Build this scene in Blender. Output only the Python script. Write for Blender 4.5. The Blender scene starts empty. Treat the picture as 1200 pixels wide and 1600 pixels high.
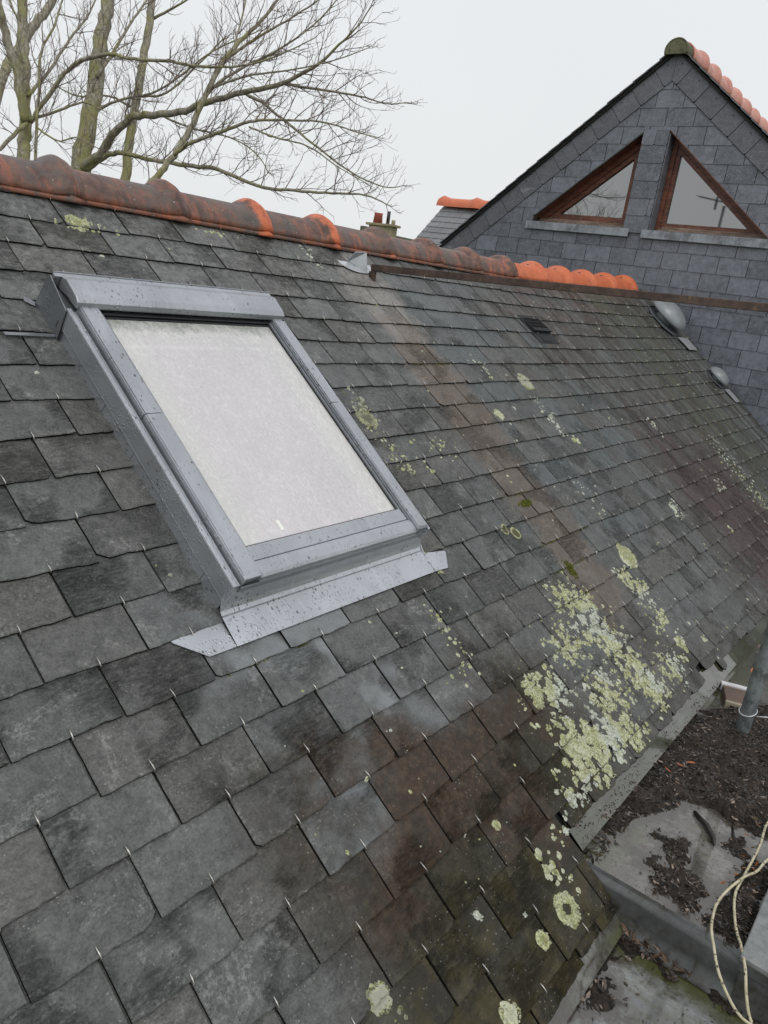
import bpy, bmesh, math, random
import numpy as np
from mathutils import Vector, Matrix, noise as mn
random.seed(7)
sc = bpy.context.scene
COL = sc.collection
TH = 0.63600629                      # roof pitch
CT, ST = math.cos(TH), math.sin(TH)
# ---------------------------------------------------------------- camera
CAM = Vector((0.0, -0.98392, 0.92545))
R = ((0.6141460549815487, -0.7774168078781977, 0.13582242075251819),
     (-0.15239622568259092, -0.28568830771452064, -0.9461276770251013),
     (0.7743384360525452, 0.5603617560680662, -0.2939297344400728))
cd = bpy.data.cameras.new('camera'); cam = bpy.data.objects.new('camera', cd); COL.objects.link(cam)
M = Matrix(((R[0][0], -R[1][0], -R[2][0], CAM[0]), (R[0][1], -R[1][1], -R[2][1], CAM[1]), (R[0][2], -R[1][2], -R[2][2], CAM[2]), (0, 0, 0, 1)))
cam.matrix_world = M
cd.sensor_fit = 'VERTICAL'; cd.sensor_height = 36; cd.lens = 36 * 1183.852 / 1600
cd.clip_start = 0.02; cd.clip_end = 3000
sc.camera = cam
# ---------------------------------------------------------------- world, sun, exposure
w = bpy.data.worlds.new('World'); sc.world = w; w.use_nodes = True
nt = w.node_tree; nt.nodes.clear()
sky = nt.nodes.new('ShaderNodeTexSky'); sky.sky_type = 'NISHITA'; sky.sun_disc = False
sky.sun_elevation = math.radians(50); sky.sun_rotation = math.radians(200); sky.dust_density = 8; sky.air_density = 1
mx = nt.nodes.new('ShaderNodeMix'); mx.data_type = 'RGBA'; mx.inputs[0].default_value = 0.93
# overcast: a nearly even pale cloud layer, a touch brighter overhead
tc = nt.nodes.new('ShaderNodeTexCoord'); sep = nt.nodes.new('ShaderNodeSeparateXYZ'); nt.links.new(tc.outputs['Generated'], sep.inputs[0])
ramp = nt.nodes.new('ShaderNodeValToRGB')
ramp.color_ramp.elements[0].position = 0.0; ramp.color_ramp.elements[0].color = (0.86, 0.88, 0.885, 1)
ramp.color_ramp.elements[1].position = 0.9; ramp.color_ramp.elements[1].color = (0.89, 0.905, 0.945, 1)
nt.links.new(sep.outputs[2], ramp.inputs[0])
cn = nt.nodes.new('ShaderNodeTexNoise'); cn.inputs['Scale'].default_value = 1.6; cn.inputs['Detail'].default_value = 3
nt.links.new(tc.outputs['Generated'], cn.inputs['Vector'])
cmr = nt.nodes.new('ShaderNodeMapRange'); cmr.inputs['To Min'].default_value = 9.6; cmr.inputs['To Max'].default_value = 10.4
nt.links.new(cn.outputs['Fac'], cmr.inputs['Value'])
vm = nt.nodes.new('ShaderNodeVectorMath'); vm.operation = 'SCALE'
nt.links.new(ramp.outputs[0], vm.inputs[0]); nt.links.new(cmr.outputs[0], vm.inputs['Scale'])
bg = nt.nodes.new('ShaderNodeBackground'); bg.inputs['Strength'].default_value = 0.1
out = nt.nodes.new('ShaderNodeOutputWorld')
nt.links.new(sky.outputs[0], mx.inputs[6]); nt.links.new(vm.outputs[0], mx.inputs[7])
nt.links.new(mx.outputs[2], bg.inputs[0]); nt.links.new(bg.outputs[0], out.inputs[0])
sl = bpy.data.lights.new('sun', 'SUN'); sl.energy = 0.7; sl.angle = math.radians(25); sl.color = (1, 0.97, 0.93)
so = bpy.data.objects.new('sun', sl); COL.objects.link(so)
so.rotation_euler = Vector((0.45, 0.35, -0.82)).to_track_quat('-Z', 'Y').to_euler()
sc.view_settings.view_transform = 'Standard'; sc.view_settings.look = 'None'
sc.view_settings.exposure = 0.0; sc.view_settings.gamma = 1.0
sc.render.engine = 'CYCLES'

# ---------------------------------------------------------------- helpers
def tag(o, label=None, cat=None, group=None, kind=None):
    if label: o['label'] = label
    if cat: o['category'] = cat
    if group: o['group'] = group
    if kind: o['kind'] = kind
    return o
def empty(name, loc=(0, 0, 0), rot=(0, 0, 0)):
    o = bpy.data.objects.new(name, None); COL.objects.link(o); o.location = loc; o.rotation_euler = rot
    o.empty_display_size = 0.1
    return o
class MB:
    def __init__(s): s.v = []; s.f = []; s.m = []; s.c = []; s.col = (0.5, 0.5, 0.5, 1); s.sm = []
    def add(s, vs, fs, mi=0, col=None, smooth=False):
        b = len(s.v); s.v.extend([tuple(p) for p in vs]); c = col or s.col
        if isinstance(c[0], (tuple, list)): s.c.extend(c)
        else: s.c.extend([c] * len(vs))
        for f in fs: s.f.append(tuple(b + i for i in f)); s.m.append(mi); s.sm.append(smooth)
    def box(s, a, b, mi=0, col=None, M=None):
        x0, y0, z0 = a; x1, y1, z1 = b
        vs = [(x0, y0, z0), (x1, y0, z0), (x1, y1, z0), (x0, y1, z0), (x0, y0, z1), (x1, y0, z1), (x1, y1, z1), (x0, y1, z1)]
        if M is not None: vs = [tuple(M @ Vector(p)) for p in vs]
        s.add(vs, [(0, 3, 2, 1), (4, 5, 6, 7), (0, 1, 5, 4), (1, 2, 6, 5), (2, 3, 7, 6), (3, 0, 4, 7)], mi, col)
    def prism(s, poly, d, mi=0, col=None):
        # poly: list of 3d points, extruded by vector d
        n = len(poly); d = Vector(d)
        vs = [tuple(p) for p in poly] + [tuple(Vector(p) + d) for p in poly]
        fs = [tuple(range(n))[::-1], tuple(range(n, 2 * n))] + [(i, (i + 1) % n, n + (i + 1) % n, n + i) for i in range(n)]
        s.add(vs, fs, mi, col)
    def tube(s, pts, rs, n=8, mi=0, cap=True, col=None):
        pts = [Vector(p) for p in pts]; k = len(pts)
        if not isinstance(rs, (list, tuple)): rs = [rs] * k
        up = None; vs = []; fs = []
        for i, p in enumerate(pts):
            t = (pts[min(i + 1, k - 1)] - pts[max(i - 1, 0)])
            t = t.normalized() if t.length > 1e-9 else Vector((0, 0, 1))
            if up is None:
                up = Vector((0, 0, 1)) if abs(t.z) < .9 else Vector((1, 0, 0))
            a = t.cross(up); a = a.normalized() if a.length > 1e-6 else Vector((1, 0, 0)); b = a.cross(t); up = b
            for j in range(n):
                q = 2 * math.pi * j / n
                vs.append(tuple(p + (a * math.cos(q) + b * math.sin(q)) * rs[i]))
        for i in range(k - 1):
            for j in range(n):
                fs.append((i * n + j, i * n + (j + 1) % n, (i + 1) * n + (j + 1) % n, (i + 1) * n + j))
        if cap: fs.append(tuple(range(n))[::-1]); fs.append(tuple(range((k - 1) * n, k * n)))
        s.add(vs, fs, mi, col, smooth=True)
    def build(s, name, mats, parent=None, rot=None, bevel=0, seg=2):
        me = bpy.data.meshes.new(name); me.from_pydata(s.v, [], s.f)
        if not isinstance(mats, (list, tuple)): mats = [mats]
        for m in mats: me.materials.append(m)
        me.polygons.foreach_set('material_index', s.m); me.polygons.foreach_set('use_smooth', s.sm)
        ca = me.color_attributes.new('tone', 'FLOAT_COLOR', 'POINT')
        ca.data.foreach_set('color', np.array(s.c, dtype=np.float32).ravel())
        me.update()
        o = bpy.data.objects.new(name, me); COL.objects.link(o)
        if parent: o.parent = parent
        if rot: o.rotation_euler = rot
        if bevel:
            b = o.modifiers.new('bevel', 'BEVEL'); b.width = bevel; b.segments = seg; b.limit_method = 'ANGLE'; b.angle_limit = math.radians(35)
        return o
SLOPE = (TH, 0, 0)
def W(u, v, z=0.0):                  # roof coordinates (along ridge, down the slope, off the surface) -> world
    return Vector((u, -v * CT - z * ST, -v * ST + z * CT))
def lift(u, v):
    a = min(max((u - 4.2) / 2.4, 0), 1) ** 1.5; b = min(max(-v / 1.7, 0), 1.1)
    return 0.075 * a * b
def fnoise(x, y=0, z=0): return mn.noise(Vector((x, y, z)))

# ---------------------------------------------------------------- node material helper
class NM:
    def __init__(s, name, coord='Object'):
        s.m = bpy.data.materials.new(name); s.m.use_nodes = True; s.t = s.m.node_tree; s.t.nodes.clear()
        s.out = s.t.nodes.new('ShaderNodeOutputMaterial'); s.b = s.t.nodes.new('ShaderNodeBsdfPrincipled')
        s.t.links.new(s.b.outputs[0], s.out.inputs[0]); s.tc = s.t.nodes.new('ShaderNodeTexCoord'); s.co = s.tc.outputs[coord]; s._sep = None
    def n(s, t, **k):
        x = s.t.nodes.new(t)
        for a, b in k.items(): setattr(x, a, b)
        return x
    def L(s, a, b): s.t.links.new(a, b)
    def put(s, sock, v):
        if hasattr(v, 'is_output'): s.L(v, sock)
        else:
            if isinstance(v, tuple) and len(v) == 3 and sock.type == 'RGBA': v = v + (1,)
            sock.default_value = v
    def set(s, **k):
        names = dict(color='Base Color', rough='Roughness', metal='Metallic', ior='IOR', coat='Coat Weight', coatr='Coat Roughness', normal='Normal', alpha='Alpha', spec='Specular IOR Level', trans='Transmission Weight', sss='Subsurface Weight')
        for a, b in k.items(): s.put(s.b.inputs[names[a]], b)
        return s
    def vec(s, scale=(1, 1, 1), loc=(0, 0, 0), rot=(0, 0, 0)):
        mp = s.n('ShaderNodeMapping'); s.L(s.co, mp.inputs[0]); mp.inputs['Scale'].default_value = scale; mp.inputs['Location'].default_value = loc; mp.inputs['Rotation'].default_value = rot
        return mp.outputs[0]
    def noise(s, scale, detail=4, rough=.6, vec=None, dist=0, lac=2.0):
        x = s.n('ShaderNodeTexNoise'); s.L(vec if vec is not None else s.co, x.inputs['Vector'])
        x.inputs['Scale'].default_value = scale; x.inputs['Detail'].default_value = detail; x.inputs['Roughness'].default_value = rough; x.inputs['Distortion'].default_value = dist
        return x.outputs['Fac']
    def voro(s, scale, vec=None, feature='F1', rnd=1.0, out='Distance'):
        x = s.n('ShaderNodeTexVoronoi', feature=feature); s.L(vec if vec is not None else s.co, x.inputs['Vector']); x.inputs['Scale'].default_value = scale; x.inputs['Randomness'].default_value = rnd
        return x.outputs[out]
    def mr(s, v, a, b, c=0.0, d=1.0, smooth=True):
        x = s.n('ShaderNodeMapRange'); x.interpolation_type = 'SMOOTHSTEP' if smooth else 'LINEAR'
        s.put(x.inputs['Value'], v); 
        for i, q in zip(('From Min', 'From Max', 'To Min', 'To Max'), (a, b, c, d)): s.put(x.inputs[i], q)
        return x.outputs[0]
    def math(s, op, a, b=0.0, clamp=False):
        x = s.n('ShaderNodeMath', operation=op, use_clamp=clamp); s.put(x.inputs[0], a); s.put(x.inputs[1], b); return x.outputs[0]
    def mul(s, a, b): return s.math('MULTIPLY', a, b)
    def addn(s, a, b): return s.math('ADD', a, b)
    def mix(s, f, a, b, mode='MIX'):
        x = s.n('ShaderNodeMix', data_type='RGBA', blend_type=mode); s.put(x.inputs[0], f); s.put(x.inputs[6], a); s.put(x.inputs[7], b); return x.outputs[2]
    def xyz(s):
        if s._sep is None:
            q = s.n('ShaderNodeSeparateXYZ'); s.L(s.co, q.inputs[0]); s._sep = q.outputs
        return s._sep
    def attr(s, name='tone'):
        x = s.n('ShaderNodeAttribute', attribute_name=name); q = s.n('ShaderNodeSeparateColor'); s.L(x.outputs['Color'], q.inputs[0]); return q.outputs, x.outputs['Color']
    def band(s, v, a, b, c, d):      # 0 below a, 1 in b..c, 0 above d
        return s.mul(s.mr(v, a, b), s.mr(v, c, d, 1.0, 0.0))
    def bump(s, h, strength=.5, dist=.01, normal=None):
        x = s.n('ShaderNodeBump'); x.inputs['Strength'].default_value = strength; x.inputs['Distance'].default_value = dist; s.L(h, x.inputs['Height'])
        if normal is not None: s.L(normal, x.inputs['Normal'])
        return x.outputs[0]

# ---------------------------------------------------------------- materials
def mat_slate():
    m = NM('wet_slate'); ch, _ = m.attr(); X, Y, Z = m.xyz()[0], m.xyz()[1], m.xyz()[2]   # Y = upslope
    glob = m.co
    off = m.n('ShaderNodeCombineXYZ'); m.put(off.inputs[0], m.mul(ch[2], 31.0)); m.put(off.inputs[1], m.mul(ch[0], 47.0)); m.put(off.inputs[2], m.mul(ch[1], 19.0))
    va = m.n('ShaderNodeVectorMath', operation='ADD'); m.L(m.co, va.inputs[0]); m.L(off.outputs[0], va.inputs[1]); loc = va.outputs[0]   # every slate has a grain of its own
    def lv(sc, rot=(0, 0, 0)):
        mp = m.n('ShaderNodeMapping'); m.L(loc, mp.inputs[0]); mp.inputs['Scale'].default_value = sc; mp.inputs['Rotation'].default_value = rot; return mp.outputs[0]
    wob = m.mr(m.noise(3.2, 5, .65), .3, .7, -.16, .16, False); per = m.mr(ch[2], 0, 1, -.09, .09, False)
    wob2 = m.mr(m.noise(7, 4, .6, m.vec((1, 1, 1), (4, 2, 0))), .3, .7, -.06, .06, False)
    fine = m.noise(46, 6, .72, loc); mid = m.noise(10, 5, .65, loc); grain = m.noise(190, 3, .6, loc); big = m.noise(2.7, 4, .6)
    streak = m.noise(1, 5, .65, m.vec((11, 1.1, 1)))
    t = m.addn(m.mr(ch[0], 0, 1, .07, .27, False), m.addn(m.mul(m.mr(mid, .3, .7), .24), m.addn(m.mul(m.mr(fine, .36, .64), .20), m.mul(m.mr(grain, .36, .64), .20))))
    col = m.mix(m.mr(t, .1, 1.0, smooth=False), (.030, .0315, .031), (.190, .197, .190))
    warm = m.mix(ch[1], (.975, 1.0, 1.01), (1.04, .995, .955)); col = m.mix(1.0, col, warm, 'MULTIPLY')
    u = m.addn(m.addn(X, wob2), m.mul(per, .35)); v = m.math('SUBTRACT', m.addn(wob, per), Y)        # v grows downslope
    blue = m.mul(m.mr(ch[2], .35, .6), m.mul(m.band(u, 2.75, 2.95, 3.7, 4.3), m.band(v, -1.6, -1.3, -.2, .1)))
    col = m.mix(m.mul(blue, .65), col, (.105, .125, .13))
    bandu = m.mul(m.band(u, 2.44, 2.54, 2.72, 2.84), m.mr(v, -1.70, -1.55)); 
    pale = m.mul(bandu, m.mr(v, -1.15, -.75, 1.0, 0.0)); col = m.mix(m.mul(pale, m.mr(fine, .35, .65, .45, .95)), col, (.34, .315, .29))
    brn = m.mul(bandu, m.mul(m.mr(v, -1.35, -1.0), m.mr(v, .2, .55, 1.0, 0.0))); col = m.mix(m.mul(brn, m.mr(fine, .35, .65, .45, .9)), col, (.145, .112, .085))
    ru = m.mul(m.mul(bandu, m.band(v, -1.35, -1.1, -.9, -.6)), m.mr(fine, .5, .62)); col = m.mix(m.mul(ru, .6), col, (.10, .06, .02))
    run = m.mul(m.mr(streak, .42, .60), m.mr(X, 2.8, 4.4)); col = m.mix(m.mul(run, .75), col, (.052, .042, .031))
    red = m.mul(m.band(u, 3.9, 4.3, 4.8, 5.3), m.mr(v, -.75, -.1)); col = m.mix(m.mul(red, .75), col, (.056, .030, .027))
    grn = m.mul(m.band(u, 4.9, 5.2, 5.8, 6.2), m.mr(m.noise(3, 4, .6, m.vec((6, 1, 1), (2, 2, 2))), .42, .6)); col = m.mix(m.mul(grn, .6), col, (.10, .108, .065))
    lite = m.mul(m.mr(X, 5.6, 6.3), m.mr(m.noise(1, 4, .6, m.vec((14, .8, 1), (3, 0, 0))), .45, .6)); col = m.mix(m.mul(lite, .55), col, (.20, .215, .21))
    scuff = m.mul(m.mr(m.noise(6.5, 6, .78, lv((1, 1.4, 1)), dist=1.0), .52, .64), m.mr(m.noise(110, 4, .8, loc), .42, .6)); col = m.mix(m.mul(scuff, m.mr(X, 3.2, 1.6, .2, .62)), col, (.31, .315, .30))
    scr = m.mr(m.noise(30, 4, .6, lv((1, .25, 1), (0, 0, 1.0)), dist=3), .68, .74); col = m.mix(m.mul(scr, m.mr(mid, .4, .6, 0, .45)), col, (.30, .30, .29))
    damp = m.mul(m.mr(v, .06, .34), m.band(u, .74, 1.06, 1.85, 2.2)); ring = m.mul(m.band(v, .10, .2, .40, .58), m.band(u, .95, 1.12, 1.55, 1.75)); red2 = m.mr(m.noise(5, 5, .7), .42, .58)
    dc = m.mix(m.mul(red2, m.mr(v, .65, .4)), (.022, .019, .009), (.036, .020, .010)); dc = m.mix(m.mul(m.mr(v, .5, .75), m.mr(mid, .4, .6)), dc, (.048, .038, .010)); dc = m.mix(m.mul(ring, m.mr(fine, .4, .6, .2, .75)), dc, (.074, .038, .023)); dc = m.mix(m.mr(fine, .5, .68, 0, .5), dc, (.085, .075, .035)); dc = m.mix(m.mul(m.mr(m.noise(11, 6, .75, m.vec((1, 1, 1), (8, 8, 1))), .5, .62), .5), dc, (.02, .019, .015))
    col = m.mix(m.mul(damp, .92), col, dc)
    eg = m.mul(m.mr(v, .3, .6), m.band(u, 1.8, 2.0, 3.0, 3.6)); col = m.mix(m.mul(eg, .5), col, (.055, .05, .04))
    sky_sheen = m.mul(m.mr(m.noise(3.6, 3, .5, lv((1, 1, 1)), dist=.5), .52, .62), m.mul(m.band(v, -.35, -.2, .08, .25), m.mul(m.mr(X, .85, 1.1), m.mr(X, 1.7, 1.45)))); col = m.mix(m.mul(sky_sheen, .65), col, (.27, .29, .30))  # pale bluish patches: sky reflection on wet slate painted into the colour
    topl = m.mul(m.mr(v, -1.0, -1.45), m.mul(m.mr(fine, .42, .62), m.mr(X, 3.2, 2.2))); col = m.mix(m.mul(topl, .42), col, (.22, .22, .205))
    sp = m.mr(m.voro(85), .17, .09); spm = m.mul(sp, m.mr(m.noise(6, 3, .6, m.vec((1, 1, 1), (3, 7, 0))), .42, .60)); col = m.mix(m.mul(spm, .5), col, (.42, .42, .38))
    dk = m.mul(m.mr(m.voro(42, m.vec((1, 1, 1), (1, 5, 0))), .11, .05), m.mr(m.noise(4, 3), .5, .6)); col = m.mix(m.mul(dk, .7), col, (.018, .018, .016))
    wet = m.mr(m.noise(3.4, 5, .65, m.vec((1, 1, 1), (5, 5, 5))), .42, .60)
    rg = m.mr(wet, 0, 1, .40, .19, False); rg = m.mr(damp, 0, 1, rg, .15, False); rg = m.addn(rg, m.mr(fine, .3, .7, -.05, .08, False))
    lay = m.noise(26, 5, .62, lv((1, 2.0, 1), (0, 0, .5)), dist=.6); lay2 = m.noise(95, 4, .7, lv((1, 1.8, 1)))
    ripm = m.mr(m.noise(4.5, 3, .5, lv((1, 1, 1))), .50, .62)
    rip = m.mul(m.noise(30, 5, .66, lv((1, 2.4, 1), (0, 0, -.5)), dist=2.2), ripm)
    h = m.addn(m.addn(m.mul(lay, m.mr(ch[1], 0, 1, .4, 1.3, False)), m.mul(lay2, .28)), m.mul(rip, 2.0))
    m.set(color=col, rough=rg, normal=m.bump(m.addn(h, m.mul(grain, .14)), 1.0, .0085), spec=m.mr(damp, 0, 1, .5, .3, False))
    return m.m
def simple(name, color, rough=.5, metal=0, var=.25, scale=20, bump=.3, bd=.002, coat=0, stretch=(1, 1, 1), dirt=None, dirtt=(.55, .7), spec=.5):
    m = NM(name); a = m.noise(scale, 6, .7, m.vec(stretch)); b = m.noise(scale * .2, 4, .6, m.vec((1, 1, 1), (3, 1, 4)))
    lo = tuple(c * (1 - var) for c in color); hi = tuple(min(1, c * (1 + var)) for c in color)
    c = m.mix(m.mr(m.addn(m.mul(a, .6), m.mul(b, .4)), .35, .65), lo, hi)
    if dirt: c = m.mix(m.mul(m.mr(m.noise(scale * .6, 8, .75, m.vec((1, 1, 1), (7, 7, 1))), *dirtt), .85), c, dirt)
    m.set(color=c, rough=m.addn(rough, m.mr(a, .3, .7, -.08, .08, False)), metal=metal, normal=m.bump(a, bump, bd), coat=coat, spec=spec)
    return m.m
def mat_zinc_lacquer(name='grey_lacquered_aluminium', base=(.40, .42, .445), speck=1.0):
    m = NM(name); a = m.noise(6, 4, .6); c = m.mix(m.mr(a, .3, .7), tuple(x * .88 for x in base), tuple(x * 1.1 for x in base))
    st = m.noise(1, 5, .7, m.vec((30, 4, 8))); c = m.mix(m.mul(m.mr(st, .5, .75), .25), c, tuple(x * 1.7 for x in base))
    d = m.mr(m.voro(85, m.vec((1, .6, 1), (1, 0, 4), (.4, .2, .5))), .30, .16); dm = m.mr(m.noise(11, 5, .75, m.vec((1, 1, 1), (8, 2, 1))), .5, .58)
    c = m.mix(m.mul(m.mul(d, dm), .75 * speck), c, (.05, .048, .04))
    drop = m.mr(m.voro(120, m.vec((1, 1, 1), (2, 3, 1)), 'SMOOTH_F1'), .32, .1)
    dropm = m.mul(drop, m.mr(m.noise(9, 3), .4, .6))
    m.set(color=c, rough=m.mr(m.noise(22, 5, .7), .3, .7, .26, .44, False), metal=.6, normal=m.bump(m.addn(dropm, m.mul(m.noise(5, 3), 3)), .7, .0022), coat=.25, coatr=.12)
    return m.m
def mat_pane():
    m = NM('wet_frosted_glass'); X, Y = m.xyz()[0], m.xyz()[1]
    c = m.mix(m.mr(m.noise(2.5, 4), .35, .65), (.60, .575, .585), (.67, .635, .65))
    edge = m.mr(m.math('MINIMUM', m.math('MINIMUM', m.math('SUBTRACT', X, 1.14), m.math('SUBTRACT', 1.73, X)), m.math('SUBTRACT', 1.10, Y)), .02, .15)
    edge2 = m.addn(edge, m.mr(m.noise(9, 5, .7), .3, .7, -.25, .25, False))
    c = m.mix(m.mr(edge2, .1, .9, .6, 0.0), c, (.66, .67, .63))
    r = m.mul(m.band(X, 1.60, 1.63, 1.66, 1.70), m.mr(m.noise(1, 4, .6, m.vec((24, 2, 1))), .42, .6)); c = m.mix(m.mul(r, .35), c, (.72, .74, .70))
    st = m.band(Y, .985, .99, .998, 1.003); c = m.mix(m.mul(st, .25), c, (.8, .82, .8))
    wy = m.addn(Y, m.mr(m.noise(30, 5, .7), .3, .7, -.022, .022, False))
    alg = m.mr(wy, 1.035, 1.085); c = m.mix(m.mul(alg, .85), c, (.20, .22, .17))
    blk = m.mul(m.mr(wy, .98, 1.08), m.mr(m.voro(110), .26, .12)); c = m.mix(m.mul(blk, .75), c, (.06, .065, .045))
    run = m.mr(m.noise(42, 6, .7, m.vec((1.3, .55, 1), (0, 0, 0), (0, 0, .25)), dist=1.6), .46, .54); 
    c = m.mix(m.mul(run, .26), c, (.50, .485, .495)); c = m.mix(m.mul(m.mr(m.noise(4, 5, .65, m.vec((1, .6, 1), (6, 2, 0)), dist=1.2), .48, .62), .4), c, (.56, .55, .55)); c = m.mix(m.mul(m.mr(m.noise(75, 4, .7), .5, .66), .35), c, (.76, .74, .75))  # broad grey mottling paints blurred reflections into the pane colour
    dr = m.mr(m.voro(150), .16, .08); c = m.mix(m.mul(m.mul(dr, m.mr(m.noise(12, 3), .45, .55)), .35), c, (.42, .42, .42))
    sp = m.mr(m.voro(34, m.vec((1, 1, 1), (3, 2, 0))), .05, .025); c = m.mix(m.mul(sp, .7), c, (.12, .12, .11))
    h = m.addn(m.mul(run, .6), m.noise(130, 4, .6))
    m.set(color=c, rough=.16, normal=m.bump(h, .4, .0018), coat=.5, coatr=.05, spec=.6)
    return m.m
def mat_ridge():
    m = NM('weathered_terracotta'); ch, _ = m.attr()   # r: freshness 0 old, 1 new ; g: tone ; b: collar
    mid = m.noise(14, 7, .7); fine = m.noise(70, 6, .75); st = m.noise(1, 6, .7, m.vec((34, 5, 5)))
    old = m.mix(m.mr(mid, .35, .65), (.07, .038, .030), (.205, .105, .075)); old = m.mix(m.mul(m.mr(m.addn(st, m.mr(mid, .3, .7, -.06, .06, False)), .50, .62), .62), old, (.36, .115, .06))
    old = m.mix(m.mul(m.mr(m.noise(6, 6, .75), .44, .58), .75), old, (.105, .092, .082))
    new = m.mix(m.mr(mid, .3, .7), (.56, .125, .045), (.66, .18, .075)); new = m.mix(m.mul(m.mr(m.mul(st, m.mr(fine, .3, .7, .7, 1.2)), .55, .68), .6), new, (.16, .08, .05))
    f = m.addn(ch[0], m.mr(mid, .3, .7, -.25, .25, False)); c = m.mix(m.mr(f, .3, .7), old, new)
    foot = m.mul(m.mr(m.xyz()[2], 1.055, 1.015), m.mr(m.noise(18, 5, .7), .4, .58)); c = m.mix(m.mul(foot, .4), c, (.45, .13, .05))
    w_ = m.mr(m.voro(26, m.vec((1, 1, 1), (5, 1, 2))), .10, .06); c = m.mix(m.mul(m.mul(w_, m.mr(ch[0], .2, .6, 1, 0)), .6), c, (.42, .40, .34))
    sp = m.mr(m.voro(95), .12, .07); c = m.mix(m.mul(sp, .35), c, (.38, .22, .14))
    m.set(color=c, rough=m.mr(fine, .3, .7, .38, .6, False), normal=m.bump(m.addn(mid, m.mul(fine, .5)), .7, .006), spec=.5); return m.m
def mat_wallslate(name='cladding_slate', coldk=(.075, .083, .098), collt=(.215, .232, .268)):
    m = NM(name); ch, _ = m.attr(); fine = m.noise(30, 7, .75); mid = m.noise(7, 5, .7)
    t = m.addn(m.mul(ch[0], .42), m.addn(m.mul(m.mr(fine, .36, .64), .45), m.mul(m.mr(mid, .3, .7), .3)))
    c = m.mix(m.mr(t, .1, 1.1, smooth=False), coldk, collt)
    Z = m.xyz()[2]
    drops = m.mul(m.mr(m.voro(55, m.vec((1, 1, 1.3))), .30, .22), m.mr(Z, 1.45, 1.75)); drops = m.mul(drops, m.mr(m.noise(16, 4, .7), .38, .5)); c = m.mix(m.mul(drops, .4), c, (.32, .335, .365))
    veins = m.mul(m.mr(m.noise(5, 7, .7, m.vec((1, 1, 2.6), (0, 0, 0), (.7, 0, 0)), dist=1.5), .55, .66), m.mr(ch[1], .5, .9)); c = m.mix(m.mul(veins, .4), c, (.34, .35, .38))
    m.set(color=c, rough=m.mr(fine, .3, .7, .32, .55, False), normal=m.bump(m.noise(1, 9, .75, m.vec((20, 14, 26))), .55, .004)); return m.m
def mat_lichen():
    m = NM('crusty_lichen'); ch, _ = m.attr()   # r: radius 0 centre..1 rim ; g: type 0 yellow-green .5 olive 1 white ; b random
    n = m.noise(170, 6, .75); n2 = m.noise(45, 5, .7)
    f = m.addn(ch[0], m.mr(n2, .3, .7, -.35, .35, False))
    yg = m.mix(m.mr(f, .25, .75), (.36, .365, .15), (.66, .69, .41)); wh = m.mix(m.mr(f, .2, .8), (.46, .50, .43), (.68, .73, .66)); ol = m.mix(m.mr(f, .5, .8), (.085, .075, .045), (.30, .30, .17))
    c = m.mix(m.mr(ch[1], .25, .4), yg, ol); c = m.mix(m.mr(ch[1], .6, .8), c, wh)
    c = m.mix(m.mr(n, .42, .6, .0, .8), c, (.09, .095, .05)); c = m.mix(m.mr(m.noise(22, 5, .8), .5, .66, 0, .5), c, (.20, .21, .13))
    c = m.mix(m.mr(ch[2], .3, .9, 0, .5), c, (.66, .68, .56)); c = m.mix(m.mr(ch[2], .3, .0, 0, .45), c, (.26, .28, .13))
    m.set(color=c, rough=.85, normal=m.bump(m.addn(n, n2), .9, .003), spec=.2); return m.m
def mat_moss():
    m = NM('moss'); n = m.noise(150, 6, .8); c = m.mix(m.mr(n, .35, .65), (.035, .04, .008), (.17, .19, .03)); m.set(color=c, rough=.9, normal=m.bump(n, 1, .004), spec=.2); return m.m
def mat_mulch():
    m = NM('rotting_leaf_mulch'); ch, _ = m.attr(); n = m.noise(60, 8, .8); n2 = m.noise(13, 6, .75)
    c = m.mix(m.mr(n, .35, .68), (.010, .008, .0065), (.085, .066, .050)); c = m.mix(m.mul(m.mr(n2, .5, .7), .5), c, (.10, .066, .045))
    m.set(color=c, rough=m.mr(n2, .3, .7, .3, .7, False), normal=m.bump(m.addn(n, m.noise(140, 5, .8)), 1.0, .012)); return m.m
def mat_flake():
    m = NM('dead_leaf'); ch, col = m.attr(); n = m.noise(90, 5, .7); c = m.mix(m.mr(n, .35, .65, .25, 0), col, (.01, .008, .006)); m.set(color=c, rough=.33, normal=m.bump(n, .5, .003)); return m.m
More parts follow.
